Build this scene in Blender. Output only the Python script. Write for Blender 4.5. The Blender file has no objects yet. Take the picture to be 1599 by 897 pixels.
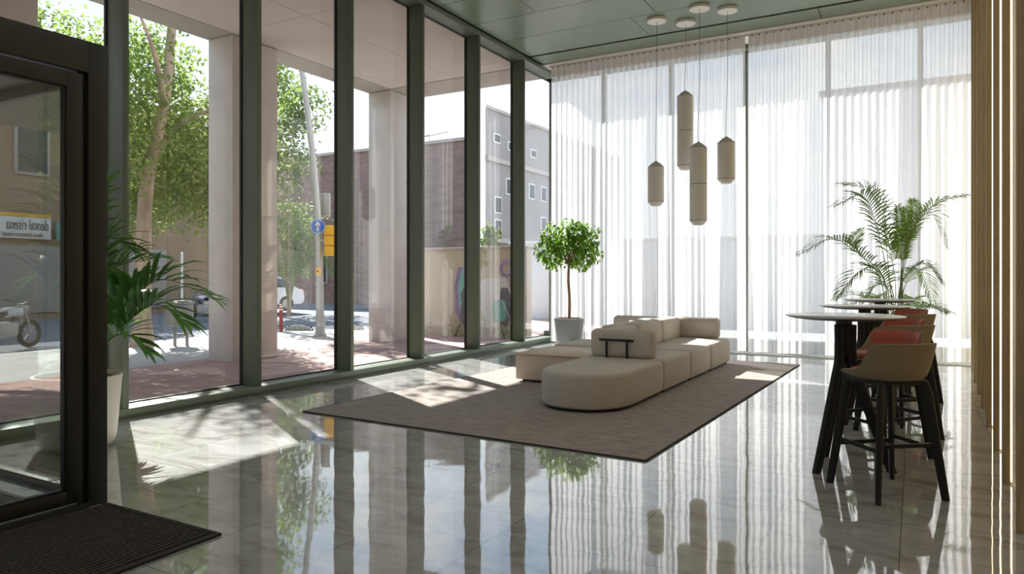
import bpy, bmesh, math, random
from mathutils import Vector, Matrix, noise as mnoise
R = math.radians
PI = math.pi
scn = bpy.context.scene
COL = scn.collection
rnd = random.Random(7)

# ------------------------------------------------------------------ camera / sky / sun / exposure
FPX, CX, CY, EYE = 1108.7, 799.5, 430.0, 1.40
YAW = R(29.62)
SN, CS = math.sin(YAW), math.cos(YAW)
cam = bpy.data.cameras.new('camera')
cam_o = bpy.data.objects.new('camera', cam); COL.objects.link(cam_o)
cam.sensor_width = 36.0; cam.lens = 36.0*FPX/1599.0
cam.shift_y = -18.5/1599.0
cam.clip_end = 500
cam_o.location = (0, 0, EYE); cam_o.rotation_euler = (PI/2, 0, YAW)
scn.camera = cam_o
scn.view_settings.view_transform = 'Standard'
scn.view_settings.look = 'None'
scn.view_settings.gamma = 1.0
scn.view_settings.use_curve_mapping = False
scn.view_settings.exposure = 1.22
scn.cycles.max_bounces = 10
scn.cycles.diffuse_bounces = 6
scn.cycles.glossy_bounces = 5
scn.cycles.transmission_bounces = 8
scn.cycles.transparent_max_bounces = 24
scn.cycles.sample_clamp_indirect = 6.0
scn.cycles.caustics_reflective = False
scn.cycles.caustics_refractive = False

SUN_AZ = Vector((0.866, -0.50, 0)); SUN_EL = R(36.5)
sun = bpy.data.lights.new('sun', 'SUN'); sun.energy = 6.8; sun.angle = R(0.55); sun.color = (1.0, 0.965, 0.92)
sun_o = bpy.data.objects.new('sun', sun); COL.objects.link(sun_o)
d = SUN_AZ.normalized()*math.cos(SUN_EL) + Vector((0, 0, -math.sin(SUN_EL)))
sun_o.rotation_euler = d.to_track_quat('-Z', 'Y').to_euler(); sun_o.location = (-30, 20, 30)

world = bpy.data.worlds.new('world'); scn.world = world; world.use_nodes = True
def build_world(strength):
    nt = world.node_tree; nt.nodes.clear(); N = nt.nodes.new; L = nt.links.new
    out = N('ShaderNodeOutputWorld'); bg = N('ShaderNodeBackground'); bg.inputs['Strength'].default_value = strength
    tc = N('ShaderNodeTexCoord'); sep = N('ShaderNodeSeparateXYZ'); L(tc.outputs['Generated'], sep.inputs[0])
    ramp = N('ShaderNodeValToRGB'); L(sep.outputs['Z'], ramp.inputs[0])
    e = ramp.color_ramp.elements
    e[0].position = 0.0; e[0].color = (0.80, 0.82, 0.84, 1)
    e[1].position = 0.9; e[1].color = (0.16, 0.30, 0.62, 1)
    for p, c in ((0.22, (0.74, 0.80, 0.88, 1)), (0.36, (0.46, 0.60, 0.82, 1)), (0.55, (0.30, 0.46, 0.76, 1))):
        k = e.new(p); k.color = c
    mp = N('ShaderNodeMapping'); mp.inputs['Scale'].default_value = (1.6, 1.6, 3.6); mp.inputs['Location'].default_value = (3.1, 0.7, 0.4)
    L(tc.outputs['Generated'], mp.inputs[0])
    no = N('ShaderNodeTexNoise'); no.inputs['Scale'].default_value = 2.3; no.inputs['Detail'].default_value = 7; no.inputs['Roughness'].default_value = 0.6
    L(mp.outputs[0], no.inputs['Vector'])
    cr = N('ShaderNodeValToRGB'); L(no.outputs['Fac'], cr.inputs[0])
    cr.color_ramp.elements[0].position = 0.47; cr.color_ramp.elements[1].position = 0.64
    mx = N('ShaderNodeMix'); mx.data_type = 'RGBA'
    L(cr.outputs[0], mx.inputs[0]); L(ramp.outputs[0], mx.inputs[6]); mx.inputs[7].default_value = (0.95, 0.96, 0.98, 1)
    L(mx.outputs[2], bg.inputs[0]); L(bg.outputs[0], out.inputs[0])
build_world(0.85)

# ------------------------------------------------------------------ helpers
def P(u, v, z):
    """point at photo pixel (u, v) and distance z along the view axis"""
    lat = (u-CX)/FPX*z
    return Vector((lat*CS - z*SN, lat*SN + z*CS, EYE + (CY-v)*z/FPX))

def mat(name, col, rough=0.6, metal=0.0, spec=0.5, var=0.0, scale=8.0, bump=0.0, bscale=60.0, stretch=(1, 1, 1), coat=0.0, trans=None):
    m = bpy.data.materials.new(name); m.use_nodes = True
    nt = m.node_tree; b = nt.nodes['Principled BSDF']; N = nt.nodes.new; L = nt.links.new
    b.inputs['Base Color'].default_value = (*col, 1); b.inputs['Roughness'].default_value = rough
    b.inputs['Metallic'].default_value = metal; b.inputs['Specular IOR Level'].default_value = spec
    b.inputs['Coat Weight'].default_value = coat; b.inputs['Coat Roughness'].default_value = 0.05
    tc = N('ShaderNodeTexCoord'); mp = N('ShaderNodeMapping'); mp.inputs['Scale'].default_value = stretch
    L(tc.outputs['Object'], mp.inputs[0])
    if var > 0:
        n = N('ShaderNodeTexNoise'); n.inputs['Scale'].default_value = scale; n.inputs['Detail'].default_value = 5
        L(mp.outputs[0], n.inputs['Vector'])
        r = N('ShaderNodeValToRGB'); L(n.outputs['Fac'], r.inputs[0])
        r.color_ramp.elements[0].position = 0.3; r.color_ramp.elements[1].position = 0.7
        r.color_ramp.elements[0].color = (*[max(0, c*(1-var)) for c in col], 1)
        r.color_ramp.elements[1].color = (*[min(1, c*(1+var)) for c in col], 1)
        L(r.outputs[0], b.inputs['Base Color'])
    if bump > 0:
        n2 = N('ShaderNodeTexNoise'); n2.inputs['Scale'].default_value = bscale; n2.inputs['Detail'].default_value = 4
        L(mp.outputs[0], n2.inputs['Vector'])
        bp = N('ShaderNodeBump'); bp.inputs['Strength'].default_value = bump; bp.inputs['Distance'].default_value = 0.01
        L(n2.outputs['Fac'], bp.inputs['Height']); L(bp.outputs[0], b.inputs['Normal'])
    if trans:
        tr = N('ShaderNodeBsdfTranslucent'); tr.inputs[0].default_value = (*trans, 1)
        mxs = N('ShaderNodeMixShader'); mxs.inputs[0].default_value = 0.4
        L(b.outputs[0], mxs.inputs[1]); L(tr.outputs[0], mxs.inputs[2]); L(mxs.outputs[0], nt.nodes['Material Output'].inputs[0])
    return m

def emit(name, col, s):
    m = bpy.data.materials.new(name); m.use_nodes = True; nt = m.node_tree; nt.nodes.clear()
    e = nt.nodes.new('ShaderNodeEmission'); e.inputs[0].default_value = (*col, 1); e.inputs[1].default_value = s
    o = nt.nodes.new('ShaderNodeOutputMaterial'); nt.links.new(e.outputs[0], o.inputs[0]); return m

def glass_mat(name, tint=(1, 1, 1), refl=1.0, base=0.0):
    m = bpy.data.materials.new(name); m.use_nodes = True; nt = m.node_tree; nt.nodes.clear(); N = nt.nodes.new; L = nt.links.new
    t = N('ShaderNodeBsdfTransparent'); t.inputs[0].default_value = (*tint, 1)
    g = N('ShaderNodeBsdfGlossy'); g.inputs['Roughness'].default_value = 0.0; g.inputs[0].default_value = (1, 1, 1, 1)
    f = N('ShaderNodeFresnel'); ge = N('ShaderNodeNewGeometry'); mi = N('ShaderNodeMapRange')
    mi.inputs['To Min'].default_value = 1.5; mi.inputs['To Max'].default_value = 1/1.5
    L(ge.outputs['Backfacing'], mi.inputs['Value']); L(mi.outputs[0], f.inputs[0])
    ma = N('ShaderNodeMath'); ma.operation = 'MULTIPLY_ADD'; ma.inputs[1].default_value = refl; ma.inputs[2].default_value = base; ma.use_clamp = True
    L(f.outputs[0], ma.inputs[0])
    mx = N('ShaderNodeMixShader'); L(ma.outputs[0], mx.inputs[0]); L(t.outputs[0], mx.inputs[1]); L(g.outputs[0], mx.inputs[2])
    o = N('ShaderNodeOutputMaterial'); L(mx.outputs[0], o.inputs[0]); return m

class MB:
    """collects shapes into one mesh"""
    def __init__(self): self.v = []; self.f = []; self.sm = []; self.uv = {}
    def add(self, vs, fs, smooth=False):
        o = len(self.v); self.v += [tuple(p) for p in vs]; self.f += [tuple(i+o for i in f) for f in fs]; self.sm += [smooth]*len(fs); return self
    def bm(self, b, M=None, smooth=False):
        b.verts.ensure_lookup_table(); b.verts.index_update()
        vs = [(M @ x.co) if M else x.co.copy() for x in b.verts]
        self.add(vs, [[x.index for x in f.verts] for f in b.faces], smooth); b.free(); return self
    def box(self, a, b, bev=0.0, M=None, seg=2):
        bb = bmesh.new(); bmesh.ops.create_cube(bb, size=1)
        for x in bb.verts: x.co = Vector([(a[i]+b[i])/2 + x.co[i]*(b[i]-a[i]) for i in range(3)])
        if bev > 0: bmesh.ops.bevel(bb, geom=bb.edges[:], offset=bev, segments=seg, profile=0.5, affect='EDGES')
        return self.bm(bb, M, bev > 0)
    def tube(self, pts, rad, n=8, cap=True):
        pts = [Vector(p) for p in pts]; rs = rad if isinstance(rad, (list, tuple)) else [rad]*len(pts)
        vs = []; fs = []; up = None
        for i, p in enumerate(pts):
            t = (pts[min(i+1, len(pts)-1)] - pts[max(i-1, 0)]).normalized()
            if up is None: up = Vector((0, 0, 1)) if abs(t.z) < 0.9 else Vector((1, 0, 0))
            a = t.cross(up).normalized(); up = a.cross(t).normalized()
            for k in range(n):
                th = 2*PI*k/n; vs.append(p + (a*math.cos(th) + up*math.sin(th))*rs[i])
        for i in range(len(pts)-1):
            for k in range(n):
                fs.append((i*n+k, i*n+(k+1) % n, (i+1)*n+(k+1) % n, (i+1)*n+k))
        if cap: fs.append(tuple(range(n-1, -1, -1))); fs.append(tuple((len(pts)-1)*n+k for k in range(n)))
        return self.add(vs, fs, True)
    def bar(self, a, b, w, h, bev=0.004, side=None):
        """rectangular bar from a to b, w along side, h along the other axis"""
        a, b = Vector(a), Vector(b); t = (b-a).normalized()
        s = Vector(side) if side is not None else (Vector((0, 0, 1)).cross(t) if abs(t.z) < 0.95 else Vector((1, 0, 0)))
        s = (s - t*s.dot(t)).normalized(); q = t.cross(s)
        L = (b-a).length
        M = Matrix(((s.x, q.x, t.x, a.x), (s.y, q.y, t.y, a.y), (s.z, q.z, t.z, a.z), (0, 0, 0, 1)))
        return self.box((-w/2, -h/2, 0), (w/2, h/2, L), bev, M)
    def lathe(self, prof, c=(0, 0, 0), n=32, cap=True):
        vs = []; fs = []
        for r, z in prof:
            for k in range(n):
                th = 2*PI*k/n; vs.append((c[0]+r*math.cos(th), c[1]+r*math.sin(th), c[2]+z))
        for i in range(len(prof)-1):
            for k in range(n): fs.append((i*n+k, i*n+(k+1) % n, (i+1)*n+(k+1) % n, (i+1)*n+k))
        if cap: fs.append(tuple(range(n-1, -1, -1))); fs.append(tuple((len(prof)-1)*n+k for k in range(n)))
        return self.add(vs, fs, True)
    def build(self, name, m, parent=None, loc=None, auto=True, wn=False):
        me = bpy.data.meshes.new(name); me.from_pydata([tuple(x) for x in self.v], [], self.f)
        me.polygons.foreach_set('use_smooth', self.sm)
        if m: me.materials.append(m)
        me.update()
        o = bpy.data.objects.new(name, me); COL.objects.link(o)
        if parent: o.parent = parent
        if loc: o.location = loc
        if auto and any(self.sm) and len(self.v) < 60000:
            try: me.set_sharp_from_angle(angle=R(42))
            except Exception: pass
        return o

def tag(o, label=None, cat=None, group=None, kind=None):
    if label: o['label'] = label
    if cat: o['category'] = cat
    if group: o['group'] = group
    if kind: o['kind'] = kind
    return o
def empty(name, loc=(0, 0, 0), rz=0.0, label=None, cat=None, group=None, kind=None):
    o = bpy.data.objects.new(name, None); COL.objects.link(o); o.empty_display_size = 0.1
    o.location = loc; o.rotation_euler = (0, 0, rz); return tag(o, label, cat, group, kind)
def copy_tree(o, parent=None):
    c = o.copy(); COL.objects.link(c)
    if parent: c.parent = parent
    for ch in [x for x in COL.objects if x.parent == o]: copy_tree(ch, c)
    return c

def catmull(pts, n):
    pts = [Vector(p) for p in pts]; out = []
    P0 = [pts[0]*2-pts[1]] + pts + [pts[-1]*2-pts[-2]]
    segs = len(pts)-1
    for i in range(n+1):
        s = i/n*segs; k = min(int(s), segs-1); t = s-k
        a, b, c, d_ = P0[k], P0[k+1], P0[k+2], P0[k+3]
        out.append(0.5*((2*b) + (c-a)*t + (2*a-5*b+4*c-d_)*t*t + (3*b-a-3*c+d_)*t**3))
    return out

def rrect(x0, y0, x1, y1, r, n=6):
    o = []
    for cx, cy, a in ((x1-r, y1-r, 0), (x0+r, y1-r, 90), (x0+r, y0+r, 180), (x1-r, y0+r, 270)):
        for k in range(n+1):
            t = R(a+90*k/n); o.append((cx+r*math.cos(t), cy+r*math.sin(t)))
    return o
def cushion(mb, outline, z0, z1, re=0.06, rb=0.03, crown=0.015, M=None):
    """upholstered block from a counter-clockwise convex outline: rounded top and bottom edges, slightly domed top"""
    n = len(outline); ol = [Vector((p[0], p[1])) for p in outline]
    cen = sum(ol, Vector((0, 0)))/n
    nor = []
    for i in range(n):
        t = ol[(i+1) % n]-ol[i-1]; nor.append(Vector((t.y, -t.x)).normalized())
    rings = []
    for k in range(4):
        a = PI/2*k/3; rings.append((rb*(1-math.sin(a)), z0+rb*(1-math.cos(a))))
    for k in range(1, 4): rings.append((-0.006*math.sin(PI*k/4), z0+rb+(z1-re-z0-rb)*k/4))
    for k in range(7):
        a = PI/2*k/6; rings.append((re*(1-math.cos(a)), z1-re+re*math.sin(a)))
    vs = []
    for ins, z in rings:
        for p, q in zip(ol, nor): vs.append(Vector((p.x-q.x*ins, p.y-q.y*ins, z)))
    inner = [Vector((p.x-q.x*re, p.y-q.y*re)) for p, q in zip(ol, nor)]
    for s in (0.75, 0.45, 0.15):
        for p in inner:
            q = cen+(p-cen)*s; vs.append(Vector((q.x, q.y, z1+crown*(1-s*s))))
    m = len(vs)//n; fs = []
    for i in range(m-1):
        for k in range(n): fs.append((i*n+k, i*n+(k+1) % n, (i+1)*n+(k+1) % n, (i+1)*n+k))
    fs.append(tuple(range(n-1, -1, -1))); fs.append(tuple((m-1)*n+k for k in range(n)))
    if M: vs = [M @ x for x in vs]
    return mb.add(vs, fs, True)

def text_mesh(body, size, m, M, parent, name='lettering', depth=0.01, align='CENTER'):
    cu = bpy.data.curves.new('lettering', 'FONT'); cu.body = body; cu.size = size; cu.extrude = depth; cu.align_x = align; cu.align_y = 'CENTER'
    t = bpy.data.objects.new('tmp', cu); COL.objects.link(t)
    dg = bpy.context.evaluated_depsgraph_get(); dg.update()
    me = bpy.data.meshes.new_from_object(t.evaluated_get(dg)); COL.objects.unlink(t); bpy.data.objects.remove(t)
    me.transform(M); me.materials.clear(); me.materials.append(m)
    o = bpy.data.objects.new(name, me); COL.objects.link(o); o.parent = parent; return o

# ------------------------------------------------------------------ materials
M = {}
M['frame'] = mat('green_grey_aluminium', (0.122, 0.146, 0.100), 0.42, 0.0, 0.5, 0.05, 3)
M['sillm'] = mat('sill_aluminium', (0.16, 0.20, 0.15), 0.38, 0.0, 0.5, 0.05, 3)
M['gasket'] = mat('black_gasket', (0.012, 0.012, 0.011), 0.5)
M['doorframe'] = mat('dark_bronze_frame', (0.020, 0.0195, 0.014), 0.42, 0.0, 0.5, 0.06, 3)
M['ceil'] = mat('green_metal_ceiling', (0.20, 0.25, 0.185), 0.34, 0.0, 0.5, 0.04, 2)
M['black'] = mat('black_shadow_gap', (0.006, 0.007, 0.006), 0.8)
M['white'] = mat('white_paint', (0.75, 0.72, 0.68), 0.6)
M['shell_back'] = mat('back_wall_paint', (0.74, 0.72, 0.70), 0.8)
M['glass'] = glass_mat('facade_glass', (0.97, 0.98, 0.97), 1.0)
M['vglass'] = glass_mat('vestibule_glass', (0.90, 0.92, 0.90), 1.0)
M['eglass'] = glass_mat('reflective_side_glass', (0.72, 0.74, 0.72), 1.6, 0.22)
M['sofa'] = mat('beige_wool', (0.60, 0.56, 0.51), 0.92, 0, 0.2, 0.05, 30, 0.25, 300)
M['tabletop_beige'] = mat('beige_leather_top', (0.60, 0.47, 0.34), 0.55, 0, 0.4, 0.04, 12)
M['tableside'] = mat('pale_clay_panel', (0.62, 0.52, 0.44), 0.7, 0, 0.3, 0.03, 10)
M['blackmetal'] = mat('black_metal', (0.012, 0.012, 0.013), 0.45)
M['blackwood'] = mat('black_stained_wood', (0.009, 0.009, 0.0095), 0.42, 0, 0.35, 0.3, 20, 0.05, 60, (1, 1, .1))
M['tan'] = mat('tan_shell', (0.27, 0.215, 0.135), 0.55, 0, 0.4, 0.04, 20)
M['red'] = mat('brick_red_leather', (0.42, 0.095, 0.055), 0.55, 0, 0.4, 0.08, 40, 0.08, 200)
M['pendant'] = mat('ribbed_white_fabric', (0.76, 0.735, 0.69), 0.85, 0, 0.2, 0.03, 30)
M['pendant_cap'] = mat('grey_ceramic_cap', (0.62, 0.60, 0.56), 0.6)
M['canopy'] = mat('white_canopy', (0.72, 0.68, 0.62), 0.5)
M['cordlight'] = mat('dark_seam_ring', (0.25, 0.24, 0.22), 0.7)
M['cord'] = mat('grey_cord', (0.10, 0.10, 0.10), 0.6)
M['potgrey'] = mat('light_grey_pot', (0.27, 0.275, 0.28), 0.45, 0, 0.4, 0.04, 6)
M['potwhite'] = mat('off_white_pot', (0.66, 0.62, 0.55), 0.5, 0, 0.4, 0.03, 6)
M['soil'] = mat('bark_mulch', (0.12, 0.07, 0.04), 0.9, 0, 0.2, 0.5, 40, 0.8, 60)
M['bark'] = mat('tan_bark', (0.28, 0.20, 0.13), 0.9, 0, 0.2, 0.35, 12, 0.6, 30, (1, 1, .3))
M['planebark'] = mat('plane_tree_bark', (0.40, 0.31, 0.24), 0.9, 0, 0.2, 0.35, 5, 0.5, 12, (1, 1, .3))
M['ficus'] = mat('ficus_leaf', (0.12, 0.26, 0.03), 0.42, 0, 0.5, 0.45, 5, trans=(0.36, 0.60, 0.05))
M['palmr'] = mat('areca_leaf', (0.09, 0.18, 0.03), 0.42, 0, 0.5, 0.35, 3, trans=(0.16, 0.27, 0.035))
M['palml'] = mat('kentia_leaf', (0.055, 0.16, 0.035), 0.36, 0, 0.5, 0.35, 3, trans=(0.16, 0.36, 0.06))
M['stem'] = mat('palm_stem', (0.16, 0.24, 0.05), 0.5)
M['leafa'] = mat('plane_leaf', (0.165, 0.245, 0.07), 0.6, 0, 0.2, 0.45, 0.8, trans=(0.34, 0.46, 0.10))
M['leafb'] = mat('dark_tree_leaf', (0.12, 0.19, 0.06), 0.6, 0, 0.3, 0.4, 0.8, trans=(0.22, 0.30, 0.08))
M['fin'] = mat('oak_fin', (0.42, 0.335, 0.21), 0.55, 0, 0.35, 0.14, 9, 0.03, 40, (6, 6, .25))
M['rwall'] = mat('cream_wall', (0.72, 0.62, 0.46), 0.85)
M['led'] = emit('warm_led', (1.0, 0.74, 0.42), 3.0)
M['lens'] = emit('fill_lamp_glow', (1.0, 0.95, 0.88), 3.0)  # glowing disc of the added fill lamps
FILL_POWER = 1.15  # power of each added fill lamp
M['rib'] = mat('grey_mat_rib', (0.075, 0.070, 0.062), 0.85, 0, 0.2, 0.3, 60)
M['soffit'] = mat('pale_soffit_panel', (0.62, 0.56, 0.52), 0.8, 0, 0.3, 0.02, 1)
M['beam'] = mat('stone_beam', (0.44, 0.40, 0.36), 0.85, 0, 0.3, 0.05, 2)
M['concrete'] = mat('pink_stone_column', (0.64, 0.585, 0.555), 0.85, 0, 0.3, 0.06, 2.5)
M['asphalt'] = mat('asphalt', (0.20, 0.21, 0.23), 0.9, 0, 0.2, 0.08, 3, 0.1, 80)
M['brick'] = mat('mauve_brick', (0.26, 0.19, 0.17), 0.9, 0, 0.2, 0.22, 1.4, stretch=(1, 1, 3))
M['plaster'] = mat('grey_plaster', (0.33, 0.31, 0.30), 0.9, 0, 0.2, 0.10, .5)
M['brownwall'] = mat('brown_facade', (0.30, 0.225, 0.16), 0.9, 0, 0.2, 0.12, .6)
M['shopwhite'] = mat('white_shop_board', (0.72, 0.72, 0.70), 0.6)
M['yellow'] = mat('yellow_plastic', (0.80, 0.44, 0.03), 0.5)
M['bluesign'] = mat('blue_sign', (0.03, 0.14, 0.50), 0.4)
M['teal'] = mat('teal_board', (0.10, 0.34, 0.30), 0.5)
M['ink'] = mat('black_ink', (0.02, 0.02, 0.02), 0.6)
M['galv'] = mat('galvanised_steel', (0.42, 0.42, 0.40), 0.5, 0.3)
M['binm'] = mat('grey_bin_paint', (0.20, 0.20, 0.19), 0.5)
M['bollard'] = mat('red_bollard_paint', (0.28, 0.05, 0.04), 0.5)
M['carpaint'] = mat('silver_car_paint', (0.45, 0.47, 0.50), 0.25, 0.6, 0.5, coat=0.6)
M['carglass'] = mat('dark_car_glass', (0.03, 0.04, 0.05), 0.08)
M['taillight'] = mat('red_tail_light', (0.45, 0.02, 0.02), 0.3)
M['rubber'] = mat('tyre_rubber', (0.015, 0.015, 0.015), 0.8)

def floor_mat():
    m = bpy.data.materials.new('polished_marble_tiles'); m.use_nodes = True; nt = m.node_tree; b = nt.nodes['Principled BSDF']; N = nt.nodes.new; L = nt.links.new
    tc = N('ShaderNodeTexCoord')
    br = N('ShaderNodeTexBrick'); br.offset = 0.0; br.inputs['Scale'].default_value = 1.0
    br.inputs['Brick Width'].default_value = 0.63; br.inputs['Row Height'].default_value = 1.2; br.inputs['Mortar Size'].default_value = 0.0022
    br.inputs['Mortar Smooth'].default_value = 0.1; br.inputs['Color1'].default_value = (0, 0, 0, 1); br.inputs['Color2'].default_value = (1, 1, 1, 1); br.inputs['Mortar'].default_value = (0.5, 0.5, 0.5, 1)
    mp = N('ShaderNodeMapping'); mp.inputs['Location'].default_value = (0.70+6.3, -4.5+6.0, 0)
    L(tc.outputs['Object'], mp.inputs[0]); L(mp.outputs[0], br.inputs['Vector'])
    # per tile offset of the veining
    sc = N('ShaderNodeVectorMath'); sc.operation = 'SCALE'; sc.inputs['Scale'].default_value = 7.0; L(br.outputs['Color'], sc.inputs[0])
    ad = N('ShaderNodeVectorMath'); ad.operation = 'ADD'; L(tc.outputs['Object'], ad.inputs[0]); L(sc.outputs[0], ad.inputs[1])
    mp2 = N('ShaderNodeMapping'); mp2.inputs['Rotation'].default_value = (0, 0, R(32)); mp2.inputs['Scale'].default_value = (1.0, 2.6, 1); L(ad.outputs[0], mp2.inputs[0])
    n1 = N('ShaderNodeTexNoise'); n1.inputs['Scale'].default_value = 1.7; n1.inputs['Detail'].default_value = 9; n1.inputs['Roughness'].default_value = 0.62; n1.inputs['Distortion'].default_value = 1.2
    L(mp2.outputs[0], n1.inputs['Vector'])
    r1 = N('ShaderNodeValToRGB'); L(n1.outputs['Fac'], r1.inputs[0]); e = r1.color_ramp.elements
    e[0].position = 0.33; e[0].color = (0.32, 0.30, 0.27, 1); e[1].position = 0.62; e[1].color = (0.56, 0.565, 0.565, 1)
    k = e.new(0.46); k.color = (0.46, 0.465, 0.46, 1)
    mx = N('ShaderNodeMix'); mx.data_type = 'RGBA'; L(br.outputs['Fac'], mx.inputs[0]); L(r1.outputs[0], mx.inputs[6]); mx.inputs[7].default_value = (0.10, 0.10, 0.095, 1)
    L(mx.outputs[2], b.inputs['Base Color'])
    b.inputs['Roughness'].default_value = 0.03; b.inputs['Specular IOR Level'].default_value = 0.8
    b.inputs['Coat Weight'].default_value = 0.5; b.inputs['Coat Roughness'].default_value = 0.02; b.inputs['Coat IOR'].default_value = 1.6
    n2 = N('ShaderNodeTexNoise'); n2.inputs['Scale'].default_value = 3.0; n2.inputs['Detail'].default_value = 1; L(tc.outputs['Object'], n2.inputs['Vector'])
    bp = N('ShaderNodeBump'); bp.inputs['Strength'].default_value = 0.05; bp.inputs['Distance'].default_value = 0.02; L(n2.outputs['Fac'], bp.inputs['Height'])
    L(bp.outputs[0], b.inputs['Normal']); L(bp.outputs[0], b.inputs['Coat Normal'])
    return m
M['floor'] = floor_mat()

def rug_mat():
    m = bpy.data.materials.new('taupe_slub_rug'); m.use_nodes = True; nt = m.node_tree; b = nt.nodes['Principled BSDF']; N = nt.nodes.new; L = nt.links.new
    tc = N('ShaderNodeTexCoord'); mp = N('ShaderNodeMapping'); mp.inputs['Scale'].default_value = (1.0, 3.4, 1); L(tc.outputs['Object'], mp.inputs[0])
    n = N('ShaderNodeTexNoise'); n.inputs['Scale'].default_value = 5; n.inputs['Detail'].default_value = 9; n.inputs['Roughness'].default_value = 0.72; L(mp.outputs[0], n.inputs['Vector'])
    r = N('ShaderNodeValToRGB'); L(n.outputs['Fac'], r.inputs[0]); r.color_ramp.elements[0].position = 0.32; r.color_ramp.elements[1].position = 0.70
    r.color_ramp.elements[0].color = (0.262, 0.232, 0.215, 1); r.color_ramp.elements[1].color = (0.47, 0.425, 0.398, 1)
    L(r.outputs[0], b.inputs['Base Color']); b.inputs['Roughness'].default_value = 0.95; b.inputs['Specular IOR Level'].default_value = 0.15
    bp = N('ShaderNodeBump'); bp.inputs['Strength'].default_value = 0.5; bp.inputs['Distance'].default_value = 0.012; L(n.outputs['Fac'], bp.inputs['Height']); L(bp.outputs[0], b.inputs['Normal'])
    return m
M['rug'] = rug_mat()

def mat_mat():
    m = bpy.data.materials.new('ribbed_entrance_mat'); m.use_nodes = True; nt = m.node_tree; b = nt.nodes['Principled BSDF']; N = nt.nodes.new; L = nt.links.new
    tc = N('ShaderNodeTexCoord')
    n = N('ShaderNodeTexNoise'); n.inputs['Scale'].default_value = 90; L(tc.outputs['Object'], n.inputs['Vector'])
    r = N('ShaderNodeValToRGB'); L(n.outputs['Fac'], r.inputs[0]); r.color_ramp.elements[0].color = (0.012, 0.011, 0.010, 1); r.color_ramp.elements[1].color = (0.055, 0.05, 0.043, 1)
    L(r.outputs[0], b.inputs['Base Color']); b.inputs['Roughness'].default_value = 0.85
    return m
M['mat'] = mat_mat()

def paver_mat(name, c1, c2, cm, w, h, rot=0):
    m = bpy.data.materials.new(name); m.use_nodes = True; nt = m.node_tree; b = nt.nodes['Principled BSDF']; N = nt.nodes.new; L = nt.links.new
    tc = N('ShaderNodeTexCoord'); mp = N('ShaderNodeMapping'); mp.inputs['Rotation'].default_value = (0, 0, rot); L(tc.outputs['Object'], mp.inputs[0])
    br = N('ShaderNodeTexBrick'); br.inputs['Scale'].default_value = 1; br.inputs['Brick Width'].default_value = w; br.inputs['Row Height'].default_value = h; br.inputs['Mortar Size'].default_value = 0.006
    br.inputs['Color1'].default_value = (*c1, 1); br.inputs['Color2'].default_value = (*c2, 1); br.inputs['Mortar'].default_value = (*cm, 1)
    L(mp.outputs[0], br.inputs['Vector']); L(br.outputs['Color'], b.inputs['Base Color']); b.inputs['Roughness'].default_value = 0.85
    return m
M['pavers'] = paver_mat('pink_pavers', (0.40, 0.25, 0.23), (0.46, 0.31, 0.28), (0.28, 0.2, 0.18), 0.4, 0.2)
M['sidewalk'] = paver_mat('grey_paving', (0.40, 0.39, 0.375), (0.45, 0.44, 0.42), (0.3, 0.29, 0.28), 0.6, 0.6)
M['palepave'] = paver_mat('pale_court_paving', (0.60, 0.59, 0.57), (0.66, 0.65, 0.63), (0.5, 0.49, 0.48), 0.9, 0.9)
M['palerender'] = mat('pale_render', (0.80, 0.79, 0.78), 0.85, 0, 0.2, 0.03, 2)
M['blockwall'] = paver_mat('beige_block_wall', (0.50, 0.44, 0.35), (0.56, 0.49, 0.40), (0.40, 0.35, 0.28), 0.6, 0.3)

def curtain_mat():
    m = bpy.data.materials.new('sheer_voile'); m.use_nodes = True; nt = m.node_tree; nt.nodes.clear(); N = nt.nodes.new; L = nt.links.new
    t = N('ShaderNodeBsdfTransparent'); t.inputs[0].default_value = (1, 1, 1, 1)
    df = N('ShaderNodeBsdfDiffuse'); df.inputs[0].default_value = (0.84, 0.825, 0.815, 1)
    tl = N('ShaderNodeBsdfTranslucent'); tl.inputs[0].default_value = (0.84, 0.83, 0.83, 1)
    a = N('ShaderNodeMixShader'); a.inputs[0].default_value = 0.60; L(df.outputs[0], a.inputs[1]); L(tl.outputs[0], a.inputs[2])
    lw = N('ShaderNodeLayerWeight'); lw.inputs[0].default_value = 0.5
    mr = N('ShaderNodeMapRange'); mr.inputs['From Min'].default_value = 0.0; mr.inputs['From Max'].default_value = 0.9; mr.inputs['To Min'].default_value = 0.66; mr.inputs['To Max'].default_value = 0.97
    L(lw.outputs['Facing'], mr.inputs['Value'])
    mx = N('ShaderNodeMixShader'); L(mr.outputs[0], mx.inputs[0]); L(t.outputs[0], mx.inputs[1]); L(a.outputs[0], mx.inputs[2])
    o = N('ShaderNodeOutputMaterial'); L(mx.outputs[0], o.inputs[0]); return m
M['curtain'] = curtain_mat()
def heading_mat():
    m = bpy.data.materials.new('curtain_heading'); m.use_nodes = True; nt = m.node_tree; nt.nodes.clear(); N = nt.nodes.new; L = nt.links.new
    df = N('ShaderNodeBsdfDiffuse'); df.inputs[0].default_value = (0.72, 0.68, 0.64, 1)
    tl = N('ShaderNodeBsdfTranslucent'); tl.inputs[0].default_value = (0.70, 0.66, 0.62, 1)
    a = N('ShaderNodeMixShader'); a.inputs[0].default_value = 0.45; L(df.outputs[0], a.inputs[1]); L(tl.outputs[0], a.inputs[2])
    o = N('ShaderNodeOutputMaterial'); L(a.outputs[0], o.inputs[0]); return m
M['heading'] = heading_mat()

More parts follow.
